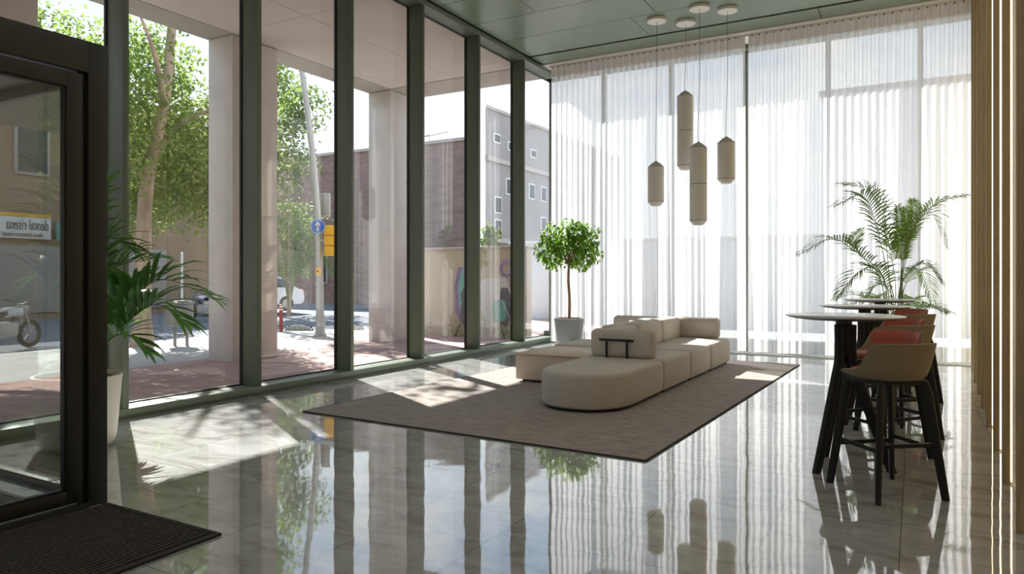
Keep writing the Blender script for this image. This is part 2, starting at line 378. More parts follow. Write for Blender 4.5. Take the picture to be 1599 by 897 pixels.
# ------------------------------------------------------------------ room shell
FX, GX = -6.65, -6.93          # inner edge of mullions, glass plane of the left facade
YE, YG = 13.10, 13.90          # curtain line, end glazing
H = 5.71
RX = 0.95                      # right wall
YB = -5.0
GR = -0.12                     # street level
def struct(mb, name, m, **k): return tag(mb.build(name, m, **k), kind='structure')
struct(MB().box((GX-.05, YB, -.14), (RX+.3, YG+.06, 0)), 'floor', M['floor'])
# ceiling panels with shadow joints
ys = [YB, -3.7, -2.7, -1.7, -.7, .3, 1.3, 2.3, 3.3, 4.3, 5.3, 6.3, 7.3, 8.3, 9.3, 10.3, 11.3, 12.36, 12.92]
mb = MB()
for i in range(len(ys)-1):
    g = 0.006
    a, b = ys[i]+g, ys[i+1]-g
    if i == len(ys)-3: b -= 0.035
    if i == len(ys)-2: a += 0.035
    cuts = {len(ys)-3: [-4.15, -.6], len(ys)-2: [-1.37]}.get(i, [-5.4+1.7*(i % 2), -.2])
    xs = [FX+.02] + cuts + [RX+.1]
    for j in range(len(xs)-1):
        mb.box((xs[j]+g, a, H), (xs[j+1]-g, b, H+.02))
struct(mb, 'ceiling', M['ceil'])
struct(MB().box((GX-.05, YB, H+.03), (RX+.3, YG+.06, H+.25)), 'ceiling', M['black'])
struct(MB().box((FX-.02, 12.93, H-.015), (RX+.1, YG, H+.02)), 'trim_1', M['white'])      # curtain pocket
struct(MB().box((FX+.1, YE-.03, H-.035), (RX+.0, YE+.03, H-.016)).box((FX+.1, YE-.012, H-.045), (RX, YE+.012, H-.03)), 'trim_2', M['canopy'])   # curtain track
struct(MB().box((RX, YB, 0), (RX+.3, YG+.06, H+.03)), 'wall_right', M['rwall'])
struct(MB().box((GX-.05, YB-.2, -.14), (RX+.3, YB, H+.25)), 'wall_back', M['shell_back'])

# left facade: mullions, sill, head, panes
win = empty('window_1', (GX, 4.1, 0), kind='structure')
def wchild(mb, name, m): 
    o = mb.build(name, m); o.parent = win; o.matrix_parent_inverse = Matrix.Translation(win.location).inverted(); return o
MY = [-3.9, -2.3, -.7, .88, 2.5, 4.10, 5.71, 7.28, 8.88, 10.515, 12.16]
for i, y in enumerate(MY):
    wchild(MB().box((GX, y, .105), (FX, y+.062, H-.10), .003), 'mullion', M['frame'])
wchild(MB().box((GX-.03, YB, 0.035), (FX+.012, YG, .105), .004).box((GX, YB, 0), (FX-.02, YG, .036)), 'sill', M['sillm'])
wchild(MB().box((GX-.03, YB, H-.10), (FX+.012, YG, H-.012), .004), 'head', M['frame'])
yy = [YB] + MY + [YG-.02]
for i in range(len(yy)-1):
    a = yy[i]+.062 if i else yy[i]; b = yy[i+1]
    wchild(MB().box((GX-.006, a+.012, .115), (GX+.006, b-.012, H-.11)), 'glass_pane', M['glass'])
    g = MB()
    for (p, q) in (((GX-.012, a, .105), (GX+.02, a+.014, H-.1)), ((GX-.012, b-.014, .105), (GX+.02, b, H-.1)), ((GX-.012, a, .105), (GX+.02, b, .118)), ((GX-.012, a, H-.113), (GX+.02, b, H-.1))): g.box(p, q)
    wchild(g, 'gasket', M['gasket'])
# end glazing behind the curtain
win2 = empty('window_2', (-2.7, YG, 0), kind='structure')
def wchild2(mb, name, m):
    o = mb.build(name, m); o.parent = win2; o.matrix_parent_inverse = Matrix.Translation(win2.location).inverted(); return o
MX = [GX, -5.66, -4.22, -2.79, -1.36, .07]
for x in MX: wchild2(MB().box((x-.04 if x > GX else x-.02, YG-.11 if x > GX else YG-.04, .1), (x+.04 if x > GX else x+.03, YG, H-.1), .003), 'mullion', M['frame'])
wchild2(MB().box((GX-.03, YG-.28, 0), (RX, YG+.02, .20), .004), 'sill', M['sillm'])
wchild2(MB().box((GX-.03, YG-.28, H-.10), (RX, YG+.02, H-.012), .004), 'head', M['frame'])
xx = MX + [RX]
for i in range(len(xx)-1): wchild2(MB().box((xx[i]+.04, YG-.006, .19), (xx[i+1]-.04, YG+.006, H-.11)), 'glass_pane', M['glass'])

# ------------------------------------------------------------------ vestibule (glazed entrance box)
VX, VY = -4.33, 2.572
ves = empty('door_1', (VX, 1.2, 0), kind='structure')
def vchild(mb, name, m, parent=None):
    o = mb.build(name, m); o.parent = parent or ves
    o.matrix_parent_inverse = Matrix.Translation(ves.location).inverted() if parent is None else Matrix(); return o
t = 0.10
vchild(MB().box((VX-t, VY-.116, 0), (VX, VY, 2.81), .003), 'jamb', M['doorframe'])
vchild(MB().box((VX-t, -2.0, 2.62), (VX, VY-.116, 2.81), .003), 'head', M['doorframe'])
vchild(MB().box((VX-t, -2.0, 0), (VX+.01, VY-.116, .03), .002), 'threshold', M['doorframe'])
vchild(MB().box((VX-t, .9, .03), (VX-.004, 1.0, 2.62), .003), 'jamb', M['doorframe'])
vchild(MB().box((VX-t+.02, VY-.142, .03), (VX-.03, VY-.116, 2.62)), 'seal', M['gasket'])
leaf = vchild(MB().box((VX-.07, VY-.236, .045), (VX-.012, VY-.142, 2.605), .003).box((VX-.07, 1.02, .045), (VX-.012, 1.12, 2.605), .003)
              .box((VX-.07, 1.12, 2.515), (VX-.012, VY-.236, 2.605), .003).box((VX-.07, 1.12, .045), (VX-.012, VY-.236, .125), .003), 'door_leaf', M['doorframe'])
vchild(MB().box((VX-.045, 1.12, .125), (VX-.035, VY-.236, 2.515)), 'glass_pane', M['vglass'])
g = MB()
for (p, q) in (((VX-.06, VY-.247, .125), (VX-.02, VY-.236, 2.515)), ((VX-.06, 1.12, 2.502), (VX-.02, VY-.236, 2.515)), ((VX-.06, 1.12, .125), (VX-.02, VY-.236, .138))): g.box(p, q)
vchild(g, 'gasket', M['gasket'])
vchild(MB().box((VX-.045, -2.0, .03), (VX-.035, .9, 2.62)), 'glass_pane', M['vglass'])
vchild(MB().box((FX+.02, -2.0, 2.66), (VX-t, VY-.02, 2.81)), 'roof_panel', M['doorframe'])
vchild(MB().box((FX+.02, VY-.05, 0), (VX-t, VY-.01, .06), .002).box((FX+.02, VY-.05, 2.60), (VX-t, VY-.01, 2.67), .002).box((FX+.02, VY-.05, 0.06), (FX+.06, VY-.01, 2.6), .002), 'side_frame', M['doorframe'])
vchild(MB().box((FX+.06, VY-.036, .06), (VX-t, VY-.026, 2.60)), 'glass_pane', M['eglass'])

# entrance mat
def entrance_mat(x0, x1, y0, y1, label):
    root = empty('entrance_mat', ((x0+x1)/2, (y0+y1)/2, 0), 0, label, 'mat', None)
    def pt(mb, name, m): o = mb.build(name, m); o.parent = root; o.matrix_parent_inverse = Matrix.Translation(root.location).inverted()
    pt(MB().box((x0, y0, .002), (x1, y1, .009)), 'base', M['mat'])
    pt(MB().box((x0, y1-.035, .009), (x1, y1, .015), .002).box((x1-.035, y0, .009), (x1, y1-.035, .015), .002), 'border', M['mat'])
    mb = MB(); x = x0+.02
    while x < x1-.055:
        mb.box((x, y0, .009), (x+.017, y1-.045, .017)); x += .034
    pt(mb, 'ribs', M['rib'])
entrance_mat(-4.29, -3.24, -.6, 2.545, 'black ribbed entrance mat on the marble in front of the glass door')
entrance_mat(FX+.1, VX-.12, -.6, 2.35, 'dark ribbed mat lying inside the glazed entrance box')

# ------------------------------------------------------------------ curtains
def n1(x, s=0): return mnoise.noise(Vector((x, s*7.31, s*1.7)))
def make_curtain(x0, x1, seed, name, label):
    root = empty(name, ((x0+x1)/2, YE, 0), 0, label, 'curtain', 'sheer curtains on the end glazing')
    nx = int((x1-x0)/.0105); nz = 36; zt = H-.05; zb = .035
    def fold(x, f):
        ph = 2*PI*x/.122 + (1-f)*5.5*n1(x*1.3+f*.35, seed) + (1-f)*2.2*n1(x*3.1, seed+3)
        a = .014+.008*f+.010*n1(x*1.7, seed+1)*(1-f) + .008*(1-f)*n1(x*2.3, seed+5)
        y = a*math.sin(ph) + (1-f)*.045*math.sin(2*PI*x/.47+4*n1(x*.8, seed+2)) + .03*(1-f)*n1(x*1.1+f, seed+4)
        dx = (1-f)*.045*n1(x*2.1+f*.5, seed+6) + .012*math.sin(2*ph)
        return x+dx, YE+y
    for part, za, zb_, nzz, mm in (('fabric', zb, zt, nz, M['curtain']), ('heading', zt-.19, zt+.012, 3, M['heading'])):
        vs = []; fs = []
        for j in range(nzz+1):
            z = za+(zb_-za)*j/nzz; f = min(1, max(0, (z-zb)/(zt-zb)))
            for i in range(nx+1):
                xx_, yy_ = fold(x0+(x1-x0)*i/nx, f)
                vs.append((xx_, yy_-(.003 if part == 'heading' else 0), z))
        for j in range(nzz):
            for i in range(nx):
                k = j*(nx+1)+i; fs.append((k, k+1, k+nx+2, k+nx+1))
        o = MB().add(vs, fs, True).build(part, mm, auto=False); o.parent = root; o.matrix_parent_inverse = Matrix.Translation(root.location).inverted()
    k0 = None; x = x0+.06
    while x < x1-.02:
        if k0 is None:
            k0 = MB().box((-.011, -.012, -.008), (.011, .0, .016), .002).build('curtain_glider', M['cord'])
            k = k0
        else:
            k = k0.copy(); COL.objects.link(k)
        k.parent = root; k.location = (x-root.location.x, -.05, H-.062); x += .122
    return root
make_curtain(-6.52, -2.66, 1, 'sheer_curtain', 'long white sheer curtain behind the pendant lamps and the sofa')
make_curtain(-2.58, 0.86, 2, 'sheer_curtain', 'white sheer curtain behind the tall palm, beside the wooden fins')

# ------------------------------------------------------------------ oak fins with warm light strips
fin0 = None
ys_f = [.5+1.05*k for k in range(12)]
ys_f = [4.70-1.05*2, 4.70-1.05] + [4.70+1.05*k for k in range(8)]
names = ['hidden nearest', 'second hidden']
ordi = ['at the right edge of the view, nearest of all', 'second from the right edge', 'third from the right edge', 'fourth from the right edge', 'fifth from the right edge, beside the bar tables',
        'third from the sheer curtain', 'second from the sheer curtain', 'first one beside the sheer curtain']
for i, y in enumerate(ys_f):
    if i < 2: continue
    x = .475+.029*(y-4.7)
    lab = 'vertical oak fin, '+ordi[i-2]
    if fin0 is None:
        f = fin0 = empty('wood_fin', (x, y, 0), 0)
        MB().box((0, 0, 0.0), (.044, .034, H), .003).build('fin_board', M['fin'], f)
        MB().box((.044, .006, .02), (.054, .028, H-.02)).build('light_strip', M['led'], f)
    else: f = copy_tree(fin0)
    f.location = (x, y, 0)
    tag(f, lab, 'fin', 'oak fins along the right wall')

# ------------------------------------------------------------------ fill lamps added out of view in the near ceiling to brighten the lobby
fill0 = None
for iy, y in enumerate((-3.2, -.7, 1.8, 4.3, 6.8)):
    for ix, x in enumerate((-4.3, -2.5, -.7)):
        if fill0 is None:
            dr = fill0 = empty('added_fill_lamp')
            MB().lathe([(.085, -.001), (.115, -.001), (.118, -.006), (.112, -.011), (.09, -.012), (.085, -.004)], n=32, cap=False).build('trim_ring', M['white'], dr)
            MB().lathe([(.086, -.002), (.01, -.002)], n=32).build('lens', M['lens'], dr)
        else: dr = copy_tree(fill0)
        dr.location = (x, y, H); tag(dr, 'small unseen lamp added as ceiling downlight above the near half of the lobby', 'ceiling light', 'added fill lamps in the near ceiling')
        li = bpy.data.lights.new('fill', 'AREA'); li.shape = 'DISK'; li.size = .17; li.energy = FILL_POWER; li.color = (1.0, 0.95, 0.88)
        lo = bpy.data.objects.new('fill_beam', li); COL.objects.link(lo); lo.location = (0, 0, -.016); lo.parent = dr

# ------------------------------------------------------------------ rug
def quad_slab(c, z0, z1):
    return MB().add([(*p, z0) for p in c]+[(*p, z1) for p in c], [(3, 2, 1, 0), (4, 5, 6, 7), (0, 1, 5, 4), (1, 2, 6, 5), (2, 3, 7, 6), (3, 0, 4, 7)])
RC = [(-5.44, 5.25), (-1.76, 5.12), (-1.57, 11.80), (-5.25, 11.93)]
rug = empty('area_rug', (-3.5, 8.5, 0), 0, 'large taupe grey woven rug under the beige sofa on the marble floor', 'rug')
o = quad_slab(RC, .001, .013).build('rug_pile', M['rug']); o.parent = rug; o.matrix_parent_inverse = Matrix.Translation(rug.location).inverted()
mb = MB()
for i in range(4):
    a, b = RC[i], RC[(i+1) % 4]; mb.bar((*a, .007), (*b, .007), .012, .013, 0)
o = mb.build('binding', mat('dark_rug_binding', (0.05, 0.043, 0.038), 0.9)); o.parent = rug; o.matrix_parent_inverse = Matrix.Translation(rug.location).inverted()
RZ = 0.0135

# ------------------------------------------------------------------ sofa modules
SH = .405     # seat height
def part(mb, name, m, root):
    o = mb.build(name, m); o.parent = root; o.matrix_parent_inverse = Matrix.Translation(root.location).inverted(); return o
def back_block(x0, x1, y0, y1, z0, z1, axis, r=.06, tilt=0.0):
    """upright cushion; axis = the thin direction"""
    mb = MB()
    if axis == 'x':     # outline in y-z, thickness along x
        ol = rrect(y0, z0, y1, z1, r)
        Mx = Matrix(((0, 0, 1, 0), (1, 0, 0, 0), (0, 1, 0, 0), (0, 0, 0, 1)))
        cushion(mb, ol, x0, x1, .055, .055, .012, Mx)
    else:
        ol = [(-p[0], p[1]) for p in rrect(x0, z0, x1, z1, r)][::-1]
        ol = rrect(-x1, z0, -x0, z1, r)
        Mx = Matrix(((-1, 0, 0, 0), (0, 0, 1, 0), (0, 1, 0, 0), (0, 0, 0, 1)))
        cushion(mb, ol, y0, y1, .055, .055, .008, Mx)
    if tilt:
        if axis == 'x':
            mb.v = [(p[0]-(p[2]-z0)*tilt, p[1], p[2]) for p in mb.v]
    return mb
def seat_module(x0, y0, x1, y1, label, outline=None, group='beige modular sofa seats'):
    root = empty('sofa_module', ((x0+x1)/2, (y0+y1)/2, RZ), 0, label, 'sofa', group)
    part(cushion(MB(), outline or rrect(x0, y0, x1, y1, .045), RZ+.03, SH, .055, .03, .012), 'seat', M['sofa'], root)
    ins = [(a+(((x0+x1)/2)-a)*.07, b+(((y0+y1)/2)-b)*.07) for a, b in (outline or rrect(x0, y0, x1, y1, .045))]
    n = len(ins)
    part(MB().add([(*p, RZ) for p in ins]+[(*p, RZ+.035) for p in ins], [tuple(range(n-1, -1, -1))]+[(i, (i+1) % n, n+(i+1) % n, n+i) for i in range(n)]), 'plinth', M['blackmetal'], root)
    return root
XL, XR = -3.55, -2.56
# chaise with a half-round end towards the camera
ol = []
rx, ry, cy_ = (XR-XL)/2, .62, 7.14
for k in range(25):
    a = PI+PI*k/24; ol.append(((XL+XR)/2+rx*math.copysign(abs(math.cos(a))**.86, math.cos(a)), cy_+ry*math.copysign(abs(math.sin(a))**.86, math.sin(a))))
r = .045
for cx, a0 in ((XR-r, 0), (XL+r, 90)):
    for k in range(5):
        a = R(a0+90*k/4); ol.append((cx+r*math.cos(a), 8.085-r+r*math.sin(a)))
ch = seat_module(XL, 6.58, XR, 8.085, 'beige round-ended chaise at the front of the sofa, nearest the viewer', ol)
for sx, xx_ in ((1, XR), (-1, XL)):
    s = MB().tube([(xx_+sx*.0035, cy_+.02, RZ+.06+k*.03) for k in range(int((SH-.09-RZ-.06)/.03)+1)], .0022, 6)
    part(s, 'seam', M['sofa'], ch)
m2 = seat_module(XL, 8.10, XR+.005, 9.22, 'beige sofa seat whose end panel carries a black metal bracket')
part(back_block(-3.50, -2.70, 8.10, 8.30, SH-.005, .735, 'y', .065), 'end_panel', M['sofa'], m2)
br = MB().box((-3.36, 8.052, .600), (-2.92, 8.066, .630), .003)
for xx_ in (-3.265, -3.005): br.box((xx_-.014, 8.060, SH-.01), (xx_+.014, 8.072, .61), .002)
for xx_ in (-3.265, -3.005): br.box((xx_-.009, 8.060, .606), (xx_+.009, 8.108, .624), .002)
part(br, 'bracket', M['blackmetal'], m2)
part(back_block(-3.50, -3.24, 8.33, 9.21, SH-.005, .72, 'x', .08, .06), 'back_cushion', M['sofa'], m2)
m3 = seat_module(XL, 9.235, XR+.01, 10.24, 'beige sofa seat in the middle of the right-hand row')
part(back_block(-3.50, -3.24, 9.245, 10.23, SH-.005, .735, 'x', .08, .06), 'back_cushion', M['sofa'], m3)
m4 = seat_module(XL, 10.255, XR+.02, 11.42, 'beige sofa seat with an armrest at the far end by the curtain')
part(back_block(-3.50, -3.24, 10.26, 11.17, SH-.005, .735, 'x', .08, .06), 'back_cushion', M['sofa'], m4)
part(back_block(-3.40, -2.68, 11.18, 11.41, SH-.005, .725, 'y', .065), 'armrest', M['sofa'], m4)
# window-side row, back to back
l2 = seat_module(-4.56, 9.20, -3.575, 10.24, 'window-side beige sofa seat behind the low square table')
part(back_block(-3.84, -3.585, 9.21, 10.23, SH-.005, .70, 'x', .08, -.04), 'back_cushion', M['sofa'], l2)
l3 = seat_module(-4.56, 10.255, -3.575, 11.42, 'window-side beige sofa seat at the far end with a sunlit armrest')
part(back_block(-3.84, -3.585, 10.26, 11.17, SH-.005, .715, 'x', .08, -.04), 'back_cushion', M['sofa'], l3)
part(back_block(-4.42, -3.66, 11.18, 11.41, SH-.005, .72, 'y', .065), 'armrest', M['sofa'], l3)
# low table block attached to the composition
lt = empty('low_table', (-4.06, 8.6, RZ), 0, 'low square beige table block beside the round-ended chaise', 'table')
part(MB().box((-4.55, 8.10, RZ+.03), (-3.575, 9.18, .365), .012, seg=3), 'body', M['tableside'], lt)
part(MB().box((-4.56, 8.09, .366), (-3.57, 9.185, .385), .005), 'top', M['tabletop_beige'], lt)
part(MB().box((-4.48, 8.16, RZ), (-3.64, 9.12, RZ+.032)), 'plinth', M['blackmetal'], lt)

# ------------------------------------------------------------------ bar tables
def make_table():
    root = empty('bar_table')
    part(MB().lathe([(.02, 1.084), (.30, 1.084), (.385, 1.091), (.400, 1.097), (.4005, 1.104), (.397, 1.107), (.01, 1.107)], n=64), 'tabletop', None, root)
    root.children[0].data.materials.append(M['blackmetal']) if root.children else None
    return root
M['stonetop'] = mat('pale_stone_top', (0.50, 0.50, 0.50), 0.22, 0, 0.5, 0.08, 5)
def make_table():
    root = empty('bar_table')
    MB().lathe([(.39, 1.098), (.400, 1.100), (.4005, 1.106), (.397, 1.109), (.005, 1.109)], n=64).build('tabletop', M['stonetop'], root)
    MB().lathe([(.03, 1.078), (.28, 1.078), (.36, 1.088), (.392, 1.0985), (.01, 1.0985)], n=64).build('underside', M['blackmetal'], root)
    MB().lathe([(.055, 1.035), (.055, 1.08)], n=24).build('collar', M['blackmetal'], root)
    MB().lathe([(.030, .80), (.058, .84), (.062, 1.02), (.056, 1.04), (.01, 1.041)], n=12).build('hub', M['blackwood'], root)
    for a in (240, 0, 120):
        ca, sa = math.cos(R(a)), math.sin(R(a))
        prof = [(0.044, 1.04), (0.046, .80), (0.085, .66), (.31, .0)]
        mb = MB(); vs = []; fs = []
        pts = catmull([(p[0]*ca, p[0]*sa, p[1]) for p in prof[:3]], 8)
        pts = pts + [Vector((.31*ca, .31*sa, 0.0))]
        side = Vector((-sa, ca, 0)); rad = Vector((ca, sa, 0))
        for i, p in enumerate(pts):
            w = .036 if i < 9 else .028
            h = .040 if i < 9 else .032
            for k in range(8):
                th = 2*PI*(k+.5)/8; c_ = max(-1, min(1, 1.25*math.cos(th))); s_ = max(-1, min(1, 1.25*math.sin(th)))
                vs.append(p+side*(w*c_*.94)+rad*(h*s_))
        for i in range(len(pts)-1):
            for k in range(8): fs.append((i*8+k, i*8+(k+1) % 8, (i+1)*8+(k+1) % 8, (i+1)*8+k))
        fs.append(tuple(range(8))); fs.append(tuple((len(pts)-1)*8+k for k in range(7, -1, -1)))
        mb.add(vs, fs, True).build('leg', M['blackwood'], root)
    return root
TB = [(-.455, 5.70), (-.425, 7.58), (-.375, 9.58)]
tl = ['round pale-topped bar table nearest the viewer on a black three-legged base', 'middle one of the three round bar tables in the row', 'farthest round bar table, in front of the tall palm']
t0 = make_table()
for i, (x, y) in enumerate(TB):
    tb = t0 if i == 0 else copy_tree(t0)
    tb.location = (x, y, 0); tag(tb, tl[i], 'table', 'round bar tables along the fins')

# ------------------------------------------------------------------ bar stools
def make_stool():
    """faces +y; back at -y"""
    root = empty('bar_stool')
    def sq(a, rx, ry, p=2.6):
        c, s_ = math.cos(a), math.sin(a)
        return Vector((rx*math.copysign(abs(c)**(2/p), c), ry*math.copysign(abs(s_)**(2/p), s_), 0))
    # one-piece shell: seat pan whose rim rises into a wide back; angle 0 = back centre
    def rim(ph):
        a = abs(ph)
        if a < R(48): return .225
        if a < R(84):
            t_ = (a-R(48))/R(36); t_ = t_*t_*(3-2*t_); return .225+(.055-.225)*t_
        t_ = min(1, (a-R(84))/R(70)); return .055*(1-t_)+.004*t_
    def prof(ph, s_):
        # s_ 0 centre -> 1 rim
        h = rim(ph); a = -PI/2+ph
        if s_ < .6:
            k = s_/.6; p = sq(a, .195*k, .19*k); return Vector((p.x, p.y, .752))
        k = (s_-.6)/.4
        fl = .195+.047*(k**.7) + (.022*k*(h/.225)); q = sq(a, fl, .19+.035*(k**.7)+.02*k*(h/.225))
        return Vector((q.x, q.y, .752+h*k**1.25))
    n = 72; rows = [0.12, .35, .6, .66, .73, .80, .87, .94, 1.0]; th = .011
    vs = []; fs = []
    for s_ in rows:
        for k in range(n): vs.append(prof(-PI+2*PI*k/n, s_))
    m = len(rows)
    off = len(vs)
    cen = Vector((0, 0, 1.0))
    for s_ in rows:
        for k in range(n):
            p = prof(-PI+2*PI*k/n, s_)
            q = Vector((p.x, p.y, 0)); q = q.normalized() if q.length > 1e-6 else q
            vs.append(p + (Vector((0, 0, -th)) if s_ <= .6 else q*th*.95 + Vector((0, 0, -th*.35))))
    for i in range(m-1):
        for k in range(n):
            a, b, c, d_ = i*n+k, i*n+(k+1) % n, (i+1)*n+(k+1) % n, (i+1)*n+k
            fs.append((a, b, c, d_)); fs.append((off+d_, off+c, off+b, off+a))
    for k in range(n):
        a, b = (m-1)*n+k, (m-1)*n+(k+1) % n; fs.append((a, b, off+b, off+a))
    fs.append(tuple(range(n-1, -1, -1))); fs.append(tuple(off+k for k in range(n)))
    MB().add(vs, fs, True).build('shell', M['tan'], root)
    # seat pad
    ol = [(p.x, p.y+.012) for p in [sq(2*PI*k/40, .19, .178) for k in range(40)]]
    cushion(MB(), ol, .753, .795, .02, .006, .012).build('seat_pad', M['red'], root)
    # back pad
    vs = []; fs = []; na = 28; nr = 8
    for side_ in (0, 1):
        for j in range(nr+1):
            for i in range(na+1):
                ph = R(-62+124*i/na); kk = .34+.60*j/nr
                h = rim(ph); a = -PI/2+ph
                fl = .195+.047*(kk**.7)+.022*kk*(h/.225); q = sq(a, fl, .19+.035*(kk**.7)+.02*kk*(h/.225))
                e_ = min(1, min(i, na-i)/3)*min(1, min(j, nr-j)/1.5)
                tck = (.004+.024*math.sqrt(max(0, e_))) if side_ else .003
                p = Vector((q.x, q.y, .752+h*kk**1.25)); nq = Vector((q.x, q.y, 0)).normalized()
                vs.append(p-nq*tck)
    W = na+1; K = (nr+1)*W
    for j in range(nr):
        for i in range(na):
            a = j*W+i; fs.append((a, a+1, a+W+1, a+W)); fs.append((K+a+W, K+a+W+1, K+a+1, K+a))
    for i in range(na): fs.append((i+1, i, K+i, K+i+1)); a = nr*W+i; fs.append((a, a+1, K+a+1, K+a))
    for j in range(nr): a = j*W; fs.append((a, a+W, K+a+W, K+a)); a = j*W+na; fs.append((a+W, a, K+a, K+a+W))
    MB().add(vs, fs, True).build('back_pad', M['red'], root)
    # frame and legs
    f = MB()
    for a, b in (((-.16, -.15), (.16, -.15)), ((-.16, .15), (.16, .15)), ((-.16, -.15), (-.16, .15)), ((.16, -.15), (.16, .15))):
        f.bar((*a, .725), (*b, .725), .03, .028, .004)
    f.build('seat_frame', M['blackwood'], root)
    for sx in (-1, 1):
        for sy in (-1, 1):
            mb = MB(); p0 = Vector((.150*sx, .150*sy, .735)); p1 = Vector((.165*sx, .165*sy, .66)); p2 = Vector((.236*sx, .236*sy, 0))
            # leg: tapering rounded-rectangular bar with a soft bend at the top
            pts = [p0, p0.lerp(p1, .5), p1, p1.lerp(p2, .35), p1.lerp(p2, .7), p2]; vs = []; fs = []
            rad = Vector((sx, sy, 0)).normalized(); sd = Vector((-rad.y, rad.x, 0))
            ws = [.022, .0245, .027, .0255, .0235, .0205]
            for p, w in zip(pts, ws):
                for k in range(8):
                    th_ = 2*PI*(k+.5)/8; c_ = max(-1, min(1, 1.22*math.cos(th_))); s_ = max(-1, min(1, 1.22*math.sin(th_)))
                    vs.append(p+sd*w*.80*c_+rad*w*1.1*s_)
            for i in range(5):
                for k in range(8): fs.append((i*8+k, i*8+(k+1) % 8, (i+1)*8+(k+1) % 8, (i+1)*8+k))
            fs.append(tuple(range(7, -1, -1))); fs.append(tuple(40+k for k in range(8)))
            mb.add(vs, fs, True).build('leg', M['blackwood'], root)
    def at(z): k = (.66-z)/.66; return .165+(.236-.165)*k
    for (a, b, z) in (((-1, 1), (1, 1), .275), ((-1, -1), (1, -1), .34), ((-1, -1), (-1, 1), .31), ((1, -1), (1, 1), .31)):
        r_ = at(z)
        MB().bar((a[0]*r_, a[1]*r_, z), (b[0]*r_, b[1]*r_, z), .016, .026, .003).build('stretcher', M['blackwood'], root)
    return root
st0 = make_stool()
lab = ['tan-backed bar stool nearest the viewer, seen from behind', 'red-padded bar stool facing the viewer across the nearest bar table',
       'tan-backed bar stool on the near side of the middle bar table', 'red-padded bar stool on the far side of the middle bar table',
       'tan-backed bar stool on the near side of the farthest bar table', 'red-padded bar stool farthest from the viewer, beyond all three tables']
k = 0
for i, (x, y) in enumerate(TB):
    for dx, dy, face in ((.285, -.505, 130), (.225, .56, 230)):
        s = st0 if k == 0 else copy_tree(st0)
        s.location = (x+dx, y+dy, 0); s.rotation_euler = (0, 0, R(face-90)); tag(s, lab[k], 'stool', 'bar stools at the round tables'); k += 1

# ------------------------------------------------------------------ pendant lamps
def pendant(c, lx, zt, zb, rr, double, label):
    root = empty('pendant_lamp', (c[0], c[1], H), 0, label, 'lamp', 'white pendant lamps hanging from the ceiling')
    MB().lathe([(.158, -.004), (.160, -.010), (.160, -.048), (.155, -.054), (.01, -.055)], n=40).lathe([(.10, .0), (.10, -.012)], n=24).build('canopy', M['canopy'], root)
    L_ = zt-H; b_ = zb-H
    dx = lx-c[0]
    MB().tube(catmull([(0, 0, -.05), (0.0, 0, -.05+(L_+.05)*.5), (dx*.9-.008, 0, L_*.90), (dx, 0, L_-.0)], 20), .0035, 6).build('cord', M['cord'], root)
    cap = .075; dome = .075
    MB().lathe([(.012, L_+.03), (.02, L_+.028), (.03, L_+.005), (.058, L_), (rr*.98, L_-cap*.93), (rr*.99, L_-cap)], (dx, 0, 0), 40).build('cap', M['pendant_cap'], root)
    def shade(za, zb_):
        n = max(8, int((za-zb_)/.0075)); pr = []
        for k in range(n+1):
            z = za+(zb_-za)*k/n; pr.append((rr+(.0016 if k % 2 else 0), z))
        MB().lathe(pr, (dx, 0, 0), 48).build('lamp_shade', M['pendant'], root)
    top, bot = L_-cap, b_+dome
    if double:
        mid = (top+bot)/2
        shade(top, mid+.005); shade(mid-.005, bot)
        MB().lathe([(rr-.006, mid+.006), (rr-.006, mid-.006)], (dx, 0, 0), 40).build('joint_ring', M['cord'], root)
    else: shade(top, bot)
    for zz in (top, bot): MB().lathe([(rr+.0025, zz+.003), (rr+.0025, zz-.004)], (dx, 0, 0), 40).build('rim', M['cordlight'], root)
    pr = [(rr*.97, bot-.004), (rr*.95, bot-.012), (rr*.60, b_+.008), (rr*.52, b_), (.02, b_)]
    MB().lathe(pr, (dx, 0, 0), 40).build('diffuser', M['canopy'], root)
def pz(v, z): return EYE+(CY-v)*z/FPX
pendant((-3.78, 11.57), -3.795, pz(254, 11.92), pz(322, 11.92), .134, False, 'short white pendant lamp hanging lowest at the left of the cluster')
pendant((-3.39, 11.92), -3.40, pz(144, 12.04), pz(266, 12.04), .133, True, 'tall two-part pendant lamp hanging highest, behind the other tall one')
pendant((-3.01, 11.37), -3.03, pz(224, 11.38), pz(352, 11.38), .137, True, 'tall two-part white pendant lamp hanging in front at the cluster centre')
pendant((-2.64, 11.68), -2.66, pz(216, 11.46), pz(287, 11.46), .137, False, 'short white pendant lamp at the right of the cluster')

